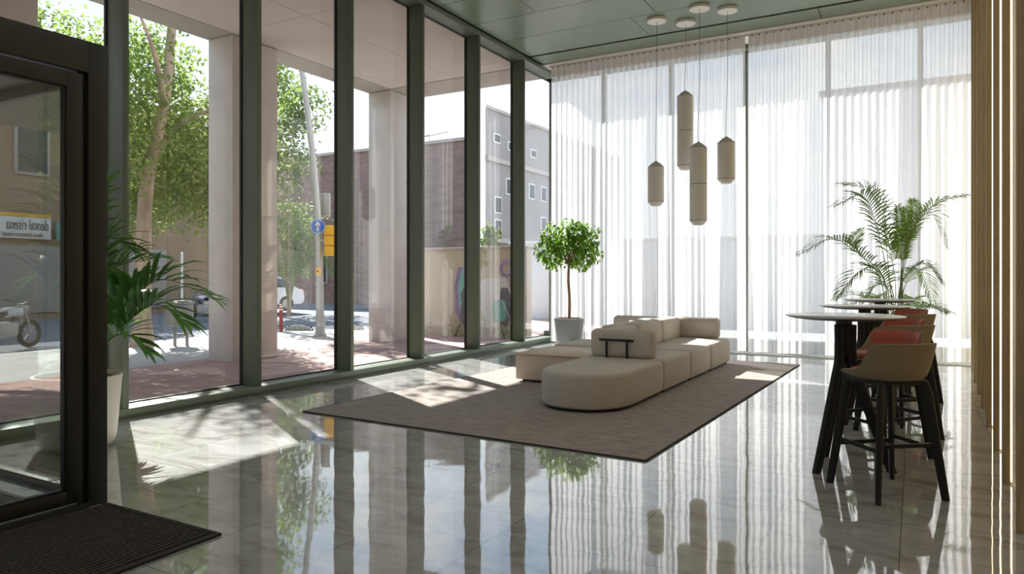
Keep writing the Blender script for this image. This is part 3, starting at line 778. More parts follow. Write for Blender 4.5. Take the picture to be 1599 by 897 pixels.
# ------------------------------------------------------------------ plants
def leaf_shape(mb, p, dir_, nrm, L_, w, bend=.25):
    """folded elliptical leaf"""
    dir_ = dir_.normalized(); s = dir_.cross(nrm)
    if s.length < 1e-4: s = dir_.orthogonal()
    s.normalize(); n_ = s.cross(dir_)
    a = p; b = p+dir_*L_*.4+n_*L_*.06; c = p+dir_*L_-n_*L_*bend
    e1 = p+dir_*L_*.42+s*w*.5-n_*w*.05; e2 = p+dir_*L_*.42-s*w*.5-n_*w*.05
    mb.add([a, e1, b, e2, c], [(0, 1, 2), (0, 2, 3), (1, 4, 2), (2, 4, 3)])
def ficus():
    c = Vector((-5.72, 12.25, 0))
    root = empty('potted_ficus_tree', c, 0, 'small round-headed green tree in a grey pot by the curtain corner', 'plant')
    pot = MB().lathe([(.19, 0), (.215, .01), (.225, .03), (.287, .565), (.292, .585), (.272, .587), (.264, .56), (.26, .50)], n=48, cap=False).lathe([(.0, 0.001), (.2, 0.001)], n=48, cap=False).build('pot', M['potgrey'], root)
    mb = MB().lathe([(.262, .545), (.15, .56), (.02, .565)], n=32)
    for k in range(60):
        a = rnd.uniform(0, 2*PI); q = rnd.uniform(.05, .24); mb.box((-.018, -.012, -.008), (.018, .012, .008), 0, Matrix.Translation((q*math.cos(a), q*math.sin(a), .565)) @ Matrix.Rotation(rnd.uniform(0, 3), 4, 'Z') @ Matrix.Rotation(rnd.uniform(-.5, .5), 4, 'X'))
    mb.build('soil', M['soil'], pot)
    MB().tube(catmull([(0, 0, .5), (.012, 0, .9), (-.012, .0, 1.3), (0, 0, 1.62)], 18), [.030-.006*k/18+.002*rnd.random() for k in range(19)], 10).build('trunk', M['bark'], root)
    b = MB()
    tips = []
    for k in range(26):
        a = rnd.uniform(0, 2*PI); q = rnd.uniform(.25, .52); z = 1.62+rnd.uniform(.0, .62)
        e = Vector((q*math.cos(a), q*math.sin(a), z)); tips.append(e)
        b.tube(catmull([(0, 0, 1.55+rnd.uniform(0, .06)), (e.x*.4, e.y*.4, 1.62+(z-1.62)*.6), e], 6), [.012, .011, .010, .008, .007, .005, .003], 6)
    b.build('branches', M['bark'], root)
    fo = MB()
    lobes = [((-.33, .0, 2.12), .30), ((.0, .05, 2.18), .33), ((.36, -.02, 2.13), .27), ((-.42, -.05, 1.84), .25), ((.40, .05, 1.83), .24), ((0, -.2, 1.85), .32), ((0, .25, 1.95), .32), ((-.2, -.22, 2.05), .28), ((.22, -.22, 2.03), .28), ((-.28, .2, 1.72), .22), ((.24, .1, 1.70), .22), ((.1, -.25, 2.22), .2)]
    for k in range(1000):
        c0, rr = lobes[rnd.randrange(len(lobes))]
        v = Vector((rnd.gauss(0, 1), rnd.gauss(0, 1), rnd.gauss(0, 1))).normalized()*rr*rnd.uniform(.55, 1.0)
        # camera-right axis spreads the lobes across the view
        base = Vector((c0[0]*CS - c0[1]*SN, c0[0]*SN + c0[1]*CS, c0[2])) + v
        out = (v.normalized()*.7+Vector((rnd.uniform(-.5, .5), rnd.uniform(-.5, .5), rnd.uniform(-.5, .15)))).normalized()
        for q in range(rnd.choice((4, 5, 5, 6))):
            a = rnd.uniform(0, 2*PI); s = out.orthogonal().normalized(); t_ = out.cross(s)
            dd = out*.55+(s*math.cos(a)+t_*math.sin(a))*.85+Vector((0, 0, -.35))
            leaf_shape(fo, base, dd, Vector((0, 0, 1)), rnd.uniform(.06, .105), rnd.uniform(.028, .042))
    fo.build('foliage', M['ficus'], root, auto=False)
ficus()

def frond(root, pts, t_leaf, nl, Lmax, w, droop, mleaf, mstem, rad=.007, vang=.9, seed=0):
    """rachis through pts (local coordinates), two rows of leaflets from t_leaf to the tip"""
    rr = random.Random(seed)
    n = 28; c = catmull(pts, n); mb = MB().tube(c, [rad*(1-.75*i/n) for i in range(n+1)], 6)
    st = mb.build('frond', mleaf, root, auto=False)
    st.data.materials.clear(); 
    mb = MB(); mb.tube(c, [rad*(1-.75*i/n) for i in range(n+1)], 6)
    ns = len(mb.f)
    for i in range(nl):
        t = t_leaf+(1-t_leaf)*(i+.5)/nl; s = t*n; k = min(int(s), n-1); p = c[k].lerp(c[k+1], s-k)
        tg = (c[k+1]-c[k]).normalized()
        side = tg.cross(Vector((0, 0, 1)))
        if side.length < .15: side = tg.cross(Vector((SN, -CS, .2)))
        side.normalize(); upn = side.cross(tg).normalized()
        q = (t-t_leaf)/(1-t_leaf)
        L_ = Lmax*(.45+.75*math.sin(PI*min(1, q*.80+.16)))*rr.uniform(.85, 1.1)*(1 if q < .9 else .75)
        for sg in (-1, 1):
            dr = (tg*(.50+.5*q)+side*sg*vang+upn*rr.uniform(.25, .5)).normalized()
            cp = [p]; d_ = dr.copy()
            for m in range(4):
                d_ = (d_+Vector((0, 0, -droop*(m+.5)*.28))).normalized(); cp.append(cp[-1]+d_*L_/4)
            wd = d_.cross(dr)
            wv = upn.cross(dr).normalized() if upn.cross(dr).length > .1 else side
            ws = [w*.35, w*.95, w, w*.65, w*.04]; vs = []; fs = []
            for a, wi in zip(cp, ws): vs += [a-wv*wi*.5, a+upn*wi*.12, a+wv*wi*.5]
            for m in range(4):
                o = m*3; fs += [(o, o+1, o+4, o+3), (o+1, o+2, o+5, o+4)]
            mb.add(vs, fs)
    me = bpy.data.meshes.new('frond'); me.from_pydata([tuple(x) for x in mb.v], [], mb.f); me.materials.append(mleaf); me.materials.append(mstem)
    me.polygons.foreach_set('material_index', [1]*ns+[0]*(len(mb.f)-ns)); me.polygons.foreach_set('use_smooth', [True]*len(mb.f)); me.update()
    old = st.data; st.data = me; bpy.data.meshes.remove(old)
    return st

def potbody(root, rt, rb, h, m, soil=True):
    pot = MB().lathe([(rb*.72, 0), (rb*.86, .012), (rb*.95, .05), (rb, .12), (rt*.985, h*.93), (rt, h-.006), (rt*.985, h), (rt*.93, h), (rt*.92, h-.06), (rt*.9, h-.10)], n=56, cap=False).lathe([(0, .001), (rb*.87, .001)], n=56, cap=False).build('pot', m, root)
    mb = MB().lathe([(rt*.915, h-.055), (rt*.5, h-.045), (.01, h-.04)], n=40)
    for k in range(90):
        a = rnd.uniform(0, 2*PI); q = rt*.88*math.sqrt(rnd.random()); mb.box((-.02, -.013, -.008), (.02, .013, .008), 0, Matrix.Translation((q*math.cos(a), q*math.sin(a), h-.04)) @ Matrix.Rotation(rnd.uniform(0, 3), 4, 'Z') @ Matrix.Rotation(rnd.uniform(-.5, .5), 4, 'X'))
    mb.build('soil', M['soil'], pot)
# areca palm by the end curtain
def areca():
    z0 = 10.15
    c = P(1402, 560, z0); c.z = 0
    root = empty('potted_areca_palm', c, 0, 'tall feathery palm in a pot beyond the bar tables, before the curtain', 'plant')
    potbody(root, .29, .22, .50, M['potgrey'])
    def loc(u, v, dz=0): return P(u, v, z0+dz)-c
    fr = [
        ([(1387, 417, 0), (1379, 345, .05), (1356, 300, .1), (1315, 288, .2)], .46, .30, .02),
        ([(1384, 420, -.05), (1367, 347, -.15), (1346, 306, -.25), (1303, 322, -.4)], .50, .26, .02),
        ([(1378, 430, 0), (1345, 400, -.1), (1300, 374, -.2), (1245, 398, -.35)], .52, .24, .02),
        ([(1372, 430, .1), (1350, 405, .2), (1332, 385, .3), (1345, 358, .4)], .60, .16, .016),
        ([(1385, 450, -.1), (1368, 420, -.25), (1340, 425, -.4), (1307, 464, -.5)], .42, .26, .022),
        ([(1410, 400, 0), (1426, 356, .05), (1460, 319, .1), (1508, 306, .0)], .48, .26, .024),
        ([(1411, 410, -.1), (1430, 352, -.2), (1455, 334, -.3), (1478, 388, -.4)], .48, .28, .02),
        ([(1408, 417, .1), (1406, 368, .1), (1401, 322, .1)], .55, .16, .018),
        ([(1410, 417, .2), (1414, 372, .25), (1413, 325, .3)], .55, .14, .018),
        ([(1409, 440, -.1), (1434, 414, -.2), (1452, 418, -.3), (1470, 442, -.35)], .50, .18, .018),
        ([(1409, 430, .2), (1420, 385, .3), (1428, 345, .4), (1424, 312, .5)], .62, .15, .015),
        ([(1392, 460, .2), (1376, 445, .3), (1362, 452, .4), (1346, 478, .5)], .45, .18, .018),
        ([(1398, 440, .2), (1392, 400, .3), (1388, 380, .3), (1378, 350, .3)], .55, .18, .016),
        ([(1412, 450, .3), (1425, 430, .4), (1440, 425, .5), (1455, 470, .6)], .45, .22, .016),
    ]
    for i, (pp, tl_, ll, w) in enumerate(fr):
        a = rnd.uniform(0, 2*PI)
        b = Vector((.07*math.cos(a), .07*math.sin(a), .45)); b2 = (loc(*pp[0])).lerp(b, .5)+Vector((0, 0, .06))
        frond(root, [b, b2]+[loc(*q) for q in pp], tl_, 30, ll*1.25, w*1.05, .42, M['palmr'], M['stem'], .009, .75, i)
    for i in range(7):
        a = 2*PI*i/7+.3; b = Vector((.1*math.cos(a), .1*math.sin(a), .45)); L_ = rnd.uniform(.55, .8)
        frond(root, [b, b+Vector((.14*math.cos(a), .14*math.sin(a), .38)), b+Vector((L_*.55*math.cos(a), L_*.55*math.sin(a), L_*.85)), b+Vector((L_*.95*math.cos(a), L_*.95*math.sin(a), L_*.75))], .45, 20, .26, .018, .4, M['palmr'], M['stem'], .007, .75, 40+i)
areca()
# kentia palm in a white pot by the entrance box
def kentia():
    z0 = 5.78
    c = P(121, 690, z0); c.z = 0
    root = empty('potted_kentia_palm', c, 0, 'dark green palm in an off-white pot between the entrance box and the windows', 'plant')
    potbody(root, .325, .285, .59, M['potwhite'])
    def loc(u, v, dz=0): return P(u, v, z0+dz)-c
    fr = [
        ([(170, 505, .0), (214, 458, .02), (262, 437, .04), (338, 470, .1)], .40, .36, .030),
        ([(168, 535, .0), (205, 498, .0), (246, 476, -.02), (292, 508, -.05)], .42, .34, .032),
        ([(140, 480, .1), (165, 430, .2), (195, 412, .3), (243, 406, .4)], .42, .34, .030),
        ([(130, 470, .1), (150, 400, .25), (172, 372, .35), (208, 392, .5)], .42, .34, .030),
        ([(150, 560, -.05), (176, 528, -.05), (200, 524, -.1), (232, 552, -.1)], .42, .26, .030),
        ([(160, 540, .2), (178, 500, .3), (196, 470, .4), (205, 440, .5)], .42, .32, .032),
        ([(105, 470, .0), (90, 380, .0), (70, 330, -.05), (30, 345, -.1)], .42, .34, .026),
        ([(110, 450, .1), (108, 360, .1), (95, 290, .1), (60, 265, .1)], .42, .34, .026),
        ([(120, 450, .2), (130, 360, .3), (140, 310, .4), (160, 290, .5)], .42, .32, .026),
        ([(95, 520, .0), (78, 450, -.05), (60, 430, -.05), (38, 470, -.1)], .42, .26, .026),
        ([(150, 545, .25), (170, 500, .4), (180, 470, .5), (200, 480, .6)], .42, .26, .030),
    ]
    for i, (pp, tl_, ll, w) in enumerate(fr):
        b = Vector((rnd.uniform(-.05, .05), rnd.uniform(-.05, .05), .56)); b2 = (loc(*pp[0])).lerp(b, .5)+Vector((0, 0, .05))
        frond(root, [b, b2]+[loc(*q) for q in pp], tl_, 15, ll*1.15, w*1.75, .34, M['palml'], M['stem'], .008, .62, 100+i)
kentia()

# ------------------------------------------------------------------ outdoors: ground, porch, columns
struct(MB().box((-11.2, -14, GR-.2), (GX-.05, 30, GR)), 'porch_paving', M['pavers'])
struct(MB().box((-11.2+4.22, YG+.08, GR-.2), (30, 30, GR)), 'courtyard_paving', M['palepave'])
struct(MB().box((-15.2, -40, GR-.2), (-11.2, 30, GR)), 'sidewalk', M['sidewalk'])
struct(MB().box((-15.35, -40, GR-.2), (-15.2, 16.0, GR+.0)), 'kerb', M['concrete'])
struct(MB().box((-60, -60, GR-.4), (30, 80, GR-.13)), 'street', M['asphalt'])
struct(MB().box((-11.2, 30, GR-.3), (30, 80, GR-.02)), 'far_ground', M['palepave'])
SZ = 5.62
mb = MB()
for i, (a, b) in enumerate([(-14, -6), (-6, 0), (0, 4.2), (4.2, 8.38), (8.38, 12.6)]):
    for xa, xb in ((-10.35, -8.62), (-8.62, GX-.04)): mb.box((xa+.006, a+.006, SZ), (xb-.006, b-.006, SZ+.05))
struct(mb, 'porch_soffit', M['soffit'])
struct(MB().box((-11.0, -14, SZ+.03), (GX-.04, 13.55, SZ+1.6)).box((-11.02, -14, SZ-.005), (-10.36, 13.58, SZ+.04)).box((-10.36, 12.62, SZ-.005), (GX-.05, 13.58, SZ+.04)), 'porch_beam', M['beam'])
cl = [('square stone column at far left above the entrance box', 4.2), ('square stone column beside the street litter bin', 8.36), ('square stone column at the far corner of the porch', 12.64)]
c0 = None
for lb, y in cl:
    if c0 is None: c0 = o = MB().box((-.32, -.5, 0), (.32, .5, SZ-.12-.02+.25-.006), .006).build('stone_column', M['concrete'])
    else: o = c0.copy(); COL.objects.link(o)
    o.location = (-10.68, y+.5, GR); tag(o, lb, 'column', 'square porch columns')

# ------------------------------------------------------------------ street trees
def tree(name, loc, trunk, branches, blobs, nleaf, leaf, mleaf, label, group=None, seed=1, mbark='planebark'):
    rr = random.Random(seed)
    root = empty(name, loc, 0, label, 'tree', group)
    c = catmull(trunk, 14); n0 = len(c)
    r0 = .185
    tr = MB().tube(c, [r0*(1.35 if i == 0 else 1.12 if i == 1 else 1.0-.55*i/n0) for i in range(n0)], 12).build('trunk', M[mbark], root)
    b = MB()
    for br_ in branches: 
        q = catmull(br_, 10); b.tube(q, [.085*(1-.08*i) for i in range(11)], 8)
    if branches: b.build('branches', M[mbark], root)
    fo = MB(); tot = sum(x[1][0]*x[1][1]*x[1][2] for x in blobs)
    for cc, rad in blobs:
        k = int(nleaf*rad[0]*rad[1]*rad[2]/tot)
        # sprays: twig centres inside the blob, leaves around each
        for s_ in range(max(1, k//14)):
            v = Vector((rr.gauss(0, 1), rr.gauss(0, 1), rr.gauss(0, 1))).normalized()*(rr.random()**.45)
            p0 = Vector(cc)+Vector((v.x*rad[0], v.y*rad[1], v.z*rad[2]))
            for m in range(14):
                p = p0+Vector((rr.gauss(0, .22), rr.gauss(0, .22), rr.gauss(0, .16)))
                dd = Vector((rr.uniform(-1, 1), rr.uniform(-1, 1), rr.uniform(-.9, .2)))
                leaf_shape(fo, p, dd, Vector((rr.uniform(-.4, .4), rr.uniform(-.4, .4), 1)), leaf*rr.uniform(.7, 1.3), leaf*.62*rr.uniform(.7, 1.2), .15)
    fo.build('foliage', mleaf, root, auto=False)
    return root
tree('plane_tree', (-14.4, 9.3, GR), [(0, 0, 0), (.02, 0, 1.0), (.02, .05, 3.0), (.10, .15, 4.0), (.25, .35, 5.2), (.3, .5, 7.0)],
     [[(.12, .2, 4.1), (.2, .9, 5.0), (.3, 1.8, 5.4), (.4, 2.7, 5.5)], [(.05, .1, 3.6), (-.6, -.7, 4.5), (-1.0, -1.6, 5.6)], [(.25, .35, 5.2), (.9, -.3, 6.0), (1.2, -.9, 6.8)]],
     [((-.3, -.3, 5.0), (1.5, 1.8, 1.1)), ((0, 1.2, 4.0), (1.3, 1.2, .9)), ((.2, -1.6, 4.2), (1.3, 1.4, 1.2)), ((-1.0, .6, 3.4), (1.3, 1.5, .9)), ((.1, 1.9, 3.0), (.8, .8, .8)), ((-.2, -2.4, 5.6), (1.5, 1.4, 1.0)), ((-.8, .3, 6.4), (1.4, 1.7, .7)), ((-.6, 1.8, 5.0), (1.3, 1.2, 1.3)), ((-.9, 2.4, 3.9), (1.0, 1.0, 1.0)), ((0, .7, 7.7), (.40, .5, .35)), ((.3, 3.0, 7.9), (.55, .6, .4)), ((0, 1.04, 8.0), (.6, .33, .9)), ((-2.9, 1.8, 5.0), (1.5, 2.0, 1.0))],
     28000, .13, M['leafa'], 'leafy plane tree with a thick pale trunk beside the litter bin', 'street trees', 3)
tree('plane_tree', (-14.5, 2.6, GR), [(0, 0, 0), (0, 0, 1.5), (.1, .1, 3.6), (.1, .6, 5.4), (.2, 1.1, 7.4)],
     [[(.1, .2, 4.0), (-.4, 1.2, 5.4), (-.3, 2.2, 6.8)], [(.1, .2, 4.4), (.6, -.8, 5.6), (.9, -1.6, 6.6)]],
     [((0, 1.0, 6.6), (1.6, 1.7, 1.0)), ((0, -.8, 6.0), (1.6, 1.6, 1.3)), ((-.4, 2.2, 5.4), (1.3, 1.2, 1.0)), ((.0, 1.2, 4.4), (1.2, 1.2, .8))],
     11000, .14, M['leafa'], 'plane tree seen above the entrance box at the far left', 'street trees', 5)
tree('plane_tree', (-24.4, 13.5, GR), [(0, 0, 0), (0, 0, 1.5), (.0, .1, 3.4), (.1, .2, 5.4)], [[(0, 0, 3.2), (.3, 1.2, 4.6), (.5, 2.0, 5.6)]],
     [((0, 0, 6.2), (2.2, 2.6, 1.8)), ((.2, 1.6, 4.4), (1.6, 1.6, 1.2)), ((.2, -1.8, 4.8), (1.6, 1.8, 1.3))],
     8000, .2, M['leafa'], 'plane tree on the far pavement behind the parked motorcycle', 'street trees', 8)
tree('plane_tree', (-24.6, 21.5, GR), [(0, 0, 0), (0, 0, 1.5), (.0, .1, 3.4), (.1, .2, 5.4)], [],
     [((0, 0, 6.6), (2.0, 2.4, 2.2)), ((.5, 1.5, 9.0), (1.4, 1.6, 1.5)), ((.2, 1.5, 3.9), (1.3, 1.5, 1.0))],
     6000, .22, M['leafb'], 'dark tree on the far pavement behind the silver car', 'street trees', 9)
# branch of foliage visible at the right of the column
tree('plane_tree', (-20.3, 16.6, GR), [(0, 0, 0), (0, 0, 2), (.1, 0, 4.5), (.6, .4, 7.0)], [[(.1, 0, 4.3), (.5, .3, 5.2), (.8, .4, 6.0)]],
     [((1.1, .3, 8.2), (1.0, 1.1, 1.2)), ((.7, .2, 6.0), (.7, .7, .9))],
     1500, .2, M['leafa'], 'slender tree showing to the right of the square column by the bin', 'street trees', 11)
def shrub(loc, blobs, nleaf, label, m, fr=0, seed=2):
    rr = random.Random(seed); root = empty('street_shrub', loc, 0, label, 'shrub', 'shrubs beyond the street'); fo = MB()
    for cc, rad in blobs:
        for s_ in range(nleaf//len(blobs)):
            v = Vector((rr.gauss(0, 1), rr.gauss(0, 1), rr.gauss(0, 1))).normalized()*(rr.random()**.4)
            p = Vector(cc)+Vector((v.x*rad[0], v.y*rad[1], v.z*rad[2]))
            leaf_shape(fo, p, Vector((rr.uniform(-1, 1), rr.uniform(-1, 1), rr.uniform(-.8, .4))), Vector((0, 0, 1)), .2, .11, .2)
    fo.build('foliage', m, root, auto=False)
    b = MB()
    for k in range(5): b.tube([(rr.uniform(-.1, .1), rr.uniform(-.1, .1), 0), (rr.uniform(-.4, .4), rr.uniform(-.4, .4), blobs[0][0][2])], [.04, .015], 6)
    b.build('stems', M['planebark'], root)
    for i in range(fr):
        a = 2*PI*i/max(1, fr); frond(root, [Vector((0, 0, .3)), Vector((.3*math.cos(a), .3*math.sin(a), 1.5)), Vector((1.3*math.cos(a), 1.3*math.sin(a), 2.3)), Vector((2.2*math.cos(a), 2.2*math.sin(a), 1.4))], .3, 22, .5, .04, .5, M['leafb'], M['stem'], .02, .8, 300+i)
p = P(452, 470, 26); shrub((p.x, p.y, GR), [((0, 0, 3.4), (.55, .55, 1.0)), ((.2, .3, 2.6), (.6, .6, .8))], 700, 'light green shrub with drooping fronds left of the leaning lamp post', M['leafa'], 9)
p = P(765, 400, 21); shrub((p.x, p.y, GR), [((0, 0, 2.65), (.32, .4, .42))], 260, 'small green bush peeping over the graffiti wall', M['leafb'], 0, 4)

# ------------------------------------------------------------------ street furniture
g = P(281, 540, 15.3)
lb = empty('litter_bin', (g.x, g.y, GR), R(20), 'grey street litter bin on two posts beside the plane tree', 'bin')
MB().box((-.22, -.17, .42), (.22, .17, .90), .02).build('bin_body', M['binm'], lb)
MB().box((-.235, -.185, .90), (.235, .185, .95), .012).box((-.19, -.14, .95), (.19, .14, .97), .006).build('bin_lid', M['binm'], lb)
for xx_ in (-.12, .17): MB().box((xx_-.025, -.025, 0), (xx_+.025, .025, .44), .004).build('bin_post', M['binm'], lb)
MB().box((-.12, -.015, .22), (.17, .015, .26)).build('crossbar', M['binm'], lb)
g = P(284, 505, 22); sp = empty('sign_pole', (g.x, g.y, GR), 0, 'thin white pole standing by the road behind the litter bin', 'pole')
MB().lathe([(.035, 0), (.035, 2.2), (.03, 2.22), (.0, 2.23)], n=14).build('pole', M['shopwhite'], sp); MB().lathe([(.09, 0), (.09, .03), (.04, .05)], n=16).build('base_flange', M['galv'], sp)
g = P(439, 518, 19.1); bo = empty('street_bollard', (g.x, g.y, GR), 0, 'dark red bollard with white bands at the kerb', 'bollard')
MB().lathe([(.05, 0), (.05, .70), (.04, .73), (.0, .74)], n=18).build('post', M['bollard'], bo)
for zz in (.58, .66): MB().lathe([(.0515, zz), (.0515, zz+.03)], n=18).build('white_band', M['shopwhite'], bo)
# ribbed lane divider humps
def hump(u, v, z, label, L_=.78):
    g = P(u, v, z); h = empty('lane_divider', (g.x, g.y, GR), R(30), label, 'road divider', 'ribbed lane dividers'); mb = MB(); nk = 12
    for k in range(nk):
        a = -1+2*(k+.5)/nk; hh = .16*math.sqrt(max(0.02, 1-a*a)); mb.box((a*L_/2-.014, -.09, 0), (a*L_/2+.014, .09, hh), .004)
    mb.build('ribs', M['galv'], h)
    pts = [(-L_/2+L_*k/20, 0, .16*math.sqrt(max(0, 1-(-1+k/10)**2))+.004) for k in range(21)]
    MB().tube(pts, .018, 6).build('rim', M['rubber'], h)
hump(467, 516, 19.5, 'ribbed arched lane divider near the red bollard')
hump(546, 511, 19.8, 'ribbed arched lane divider right of the leaning lamp post')
# leaning lamp post with signs
zl = 17.7
g = P(500, 525, zl); lp = empty('lamp_post', (g.x, g.y, GR), 0, 'tall leaning pale lamp post at the kerb', 'lamp post')
def lpl(u, v, dz=0): q = P(u, v, zl+dz); return q-Vector((g.x, g.y, GR))
pts = catmull([(0, 0, 0), lpl(499, 430), lpl(496, 340), lpl(488, 240), lpl(477, 150), lpl(470, 105), lpl(458, 60), lpl(440, 35)], 28)
MB().tube(pts, [.10-.055*i/28 for i in range(29)], 14).build('mast', M['galv'], lp)
MB().lathe([(.16, 0), (.16, .04), (.12, .06), (.115, .5), (.10, .55)], n=20).build('base_collar', M['galv'], lp)
q = lpl(425, 30); MB().box((q.x-.28, q.y-.12, q.z-.05), (q.x+.28, q.y+.12, q.z+.05), .03).build('lantern', M['galv'], lp)
# faces that look back along the view direction
VM = Matrix(((CS, -SN*-1, 0, 0), (SN, -CS, 0, 0), (0, 0, 1, 0), (0, 0, 0, 1)))
def facing(loc): # x = camera right, y = up, z = towards the camera
    return Matrix(((CS, 0, SN, loc[0]), (SN, 0, -CS, loc[1]), (0, 1, 0, loc[2]), (0, 0, 0, 1)))
q = P(496, 354, zl-.16); rs = empty('traffic_sign', q, 0, 'round blue road sign with a white arrow pointing up, on the lamp post', 'sign')
def local(mb, Mx): mb.v = [tuple(Mx @ Vector(p)) for p in mb.v]; return mb
F0 = facing((0, 0, 0))
local(MB().lathe([(.185, -.008), (.185, .0), (.18, .004)], n=40), F0).build('sign_disc', M['bluesign'], rs)
local(MB().lathe([(.178, .004), (.178, .006), (.168, .006), (.168, .004)], n=40, cap=False), F0).build('white_rim', M['shopwhite'], rs)
ar = MB().box((-.018, -.115, .004), (.018, .06, .010)); ar.add([(-.07, .03, .004), (.07, .03, .004), (0, .125, .004), (-.07, .03, .010), (.07, .03, .010), (0, .125, .010)], [(2, 1, 0), (3, 4, 5), (0, 1, 4, 3), (1, 2, 5, 4), (2, 0, 3, 5)])
local(ar, F0).build('white_arrow', M['shopwhite'], rs)
MB().box((-.02, -.02, -.05), (.02, .15, .05)).build('clamp', M['galv'], rs)
q = P(508, 320, zl+.15); ws = empty('street_plate', q, 0, 'pale rectangular plate mounted on the lamp post above the blue sign', 'sign')
local(MB().box((-.11, -.28, -.01), (.11, .28, .01), .008), F0).build('plate', M['galv'], ws)
local(MB().box((-.12, -.29, -.014), (-.105, .29, .014), .003).box((.105, -.29, -.014), (.12, .29, .014), .003).box((-.12, .275, -.014), (.12, .29, .014), .003).box((-.12, -.29, -.014), (.12, -.275, .014), .003), F0).build('plate_rim', M['shopwhite'], ws)
q = P(517, 376, zl-.05); tlm = empty('traffic_light', q, 0, 'yellow three-part traffic light housing seen from its side', 'traffic light')
for k in (-1, 0, 1):
    local(MB().box((-.15, k*.255-.123, -.11), (.15, k*.255+.123, .11), .022), F0).build('lamp_housing', M['yellow'], tlm)
    local(MB().lathe([(.10, .11), (.105, .22), (.098, .22), (.095, .115)], (0, 0, 0), 20, cap=False), F0 @ Matrix.Translation((0, k*.255, 0)) @ Matrix.Rotation(PI/2, 4, 'Y') @ Matrix.Translation((0, 0, .04))).build('visor', M['yellow'], tlm)
local(MB().box((-.26, -.03, -.02), (-.14, .03, .02), .004), F0).build('bracket', M['galv'], tlm)
q = P(497, 424, zl-.12); pb = empty('push_button_box', q, 0, 'small yellow push-button box on the lamp post', 'button box')
local(MB().box((-.055, -.10, -.05), (.055, .10, .05), .012), F0).build('box', M['yellow'], pb); local(MB().lathe([(.025, .05), (.025, .06), (.0, .062)], n=16), F0).build('button', M['ink'], pb)
# parked silver car
g = P(388, 486, 30); car = empty('parked_car', (g.x, g.y, GR), R(250), 'silver car parked across the road beyond the red bollard', 'car')
side_p = [(-2.05, .35), (-2.10, .55), (-2.05, .85), (-1.75, .98), (-1.35, 1.38), (-.95, 1.47), (.25, 1.47), (.95, 1.05), (1.75, .92), (2.05, .72), (2.08, .40), (1.9, .28), (-1.9, .28)]
def extr(poly, w0, inset_z=None):
    vs = []; n = len(poly)
    for sg in (-1, 1):
        for x, z in poly: vs.append((x, sg*(w0-(.0 if z < 1.0 else .22*(z-1.0)/.47)), z))
    return vs, [tuple(range(n)), tuple(range(2*n-1, n-1, -1))]+[(i, n+i, n+(i+1) % n, (i+1) % n) for i in range(n)]
mbc = MB(); vs, fs = extr(side_p, .86); mbc.add(vs, fs); mbc.build('body', M['carpaint'], car)
gp = [(-1.62, 1.0), (-1.30, 1.32), (-.98, 1.40), (.2, 1.40), (.78, 1.05)]
for sg in (-1, 1):
    mb = MB(); n = len(gp); vs = [(x, sg*(.868-.22*(max(0, z-1.0))/.47), z) for x, z in gp]+[(x, sg*(.85-.22*(max(0, z-1.0))/.47), z) for x, z in gp]
    mb.add(vs, [tuple(range(n)), tuple(range(2*n-1, n-1, -1))]+[(i, n+i, n+(i+1) % n, (i+1) % n) for i in range(n)]); mb.build('side_window', M['carglass'], car)
MB().add([(-1.76, -.70, 1.0), (-1.76, .70, 1.0), (-1.37, .58, 1.37), (-1.37, -.58, 1.37), (-1.72, -.70, .99), (-1.72, .70, .99), (-1.33, .58, 1.36), (-1.33, -.58, 1.36)], [(0, 1, 2, 3), (7, 6, 5, 4), (0, 4, 5, 1), (1, 5, 6, 2), (2, 6, 7, 3), (3, 7, 4, 0)]).build('rear_window', M['carglass'], car)
for sg in (-1, 1): MB().box((-2.10, sg*.74-.11, .70), (-1.98, sg*.74+.11, .90), .02).build('tail_light', M['taillight'], car)
for xx_ in (-1.3, 1.3):
    for sg in (-1, 1):
        w = MB(); w.lathe([(.18, -.09), (.30, -.10), (.32, -.06), (.32, .06), (.30, .10), (.18, .09)], n=28); local(w, Matrix.Translation((xx_, sg*.78, .32)) @ Matrix.Rotation(PI/2, 4, 'X')); wo = w.build('wheel', M['rubber'], car)
        local(MB().lathe([(.19, -.105), (.17, -.11), (.03, -.10)], n=20), Matrix.Translation((xx_, sg*.78, .32)) @ Matrix.Rotation(PI/2 if sg > 0 else -PI/2, 4, 'X')).build('rim', M['galv'], wo)
MB().box((-2.13, -.35, .50), (-2.09, .35, .62), .01).build('number_plate', M['shopwhite'], car)
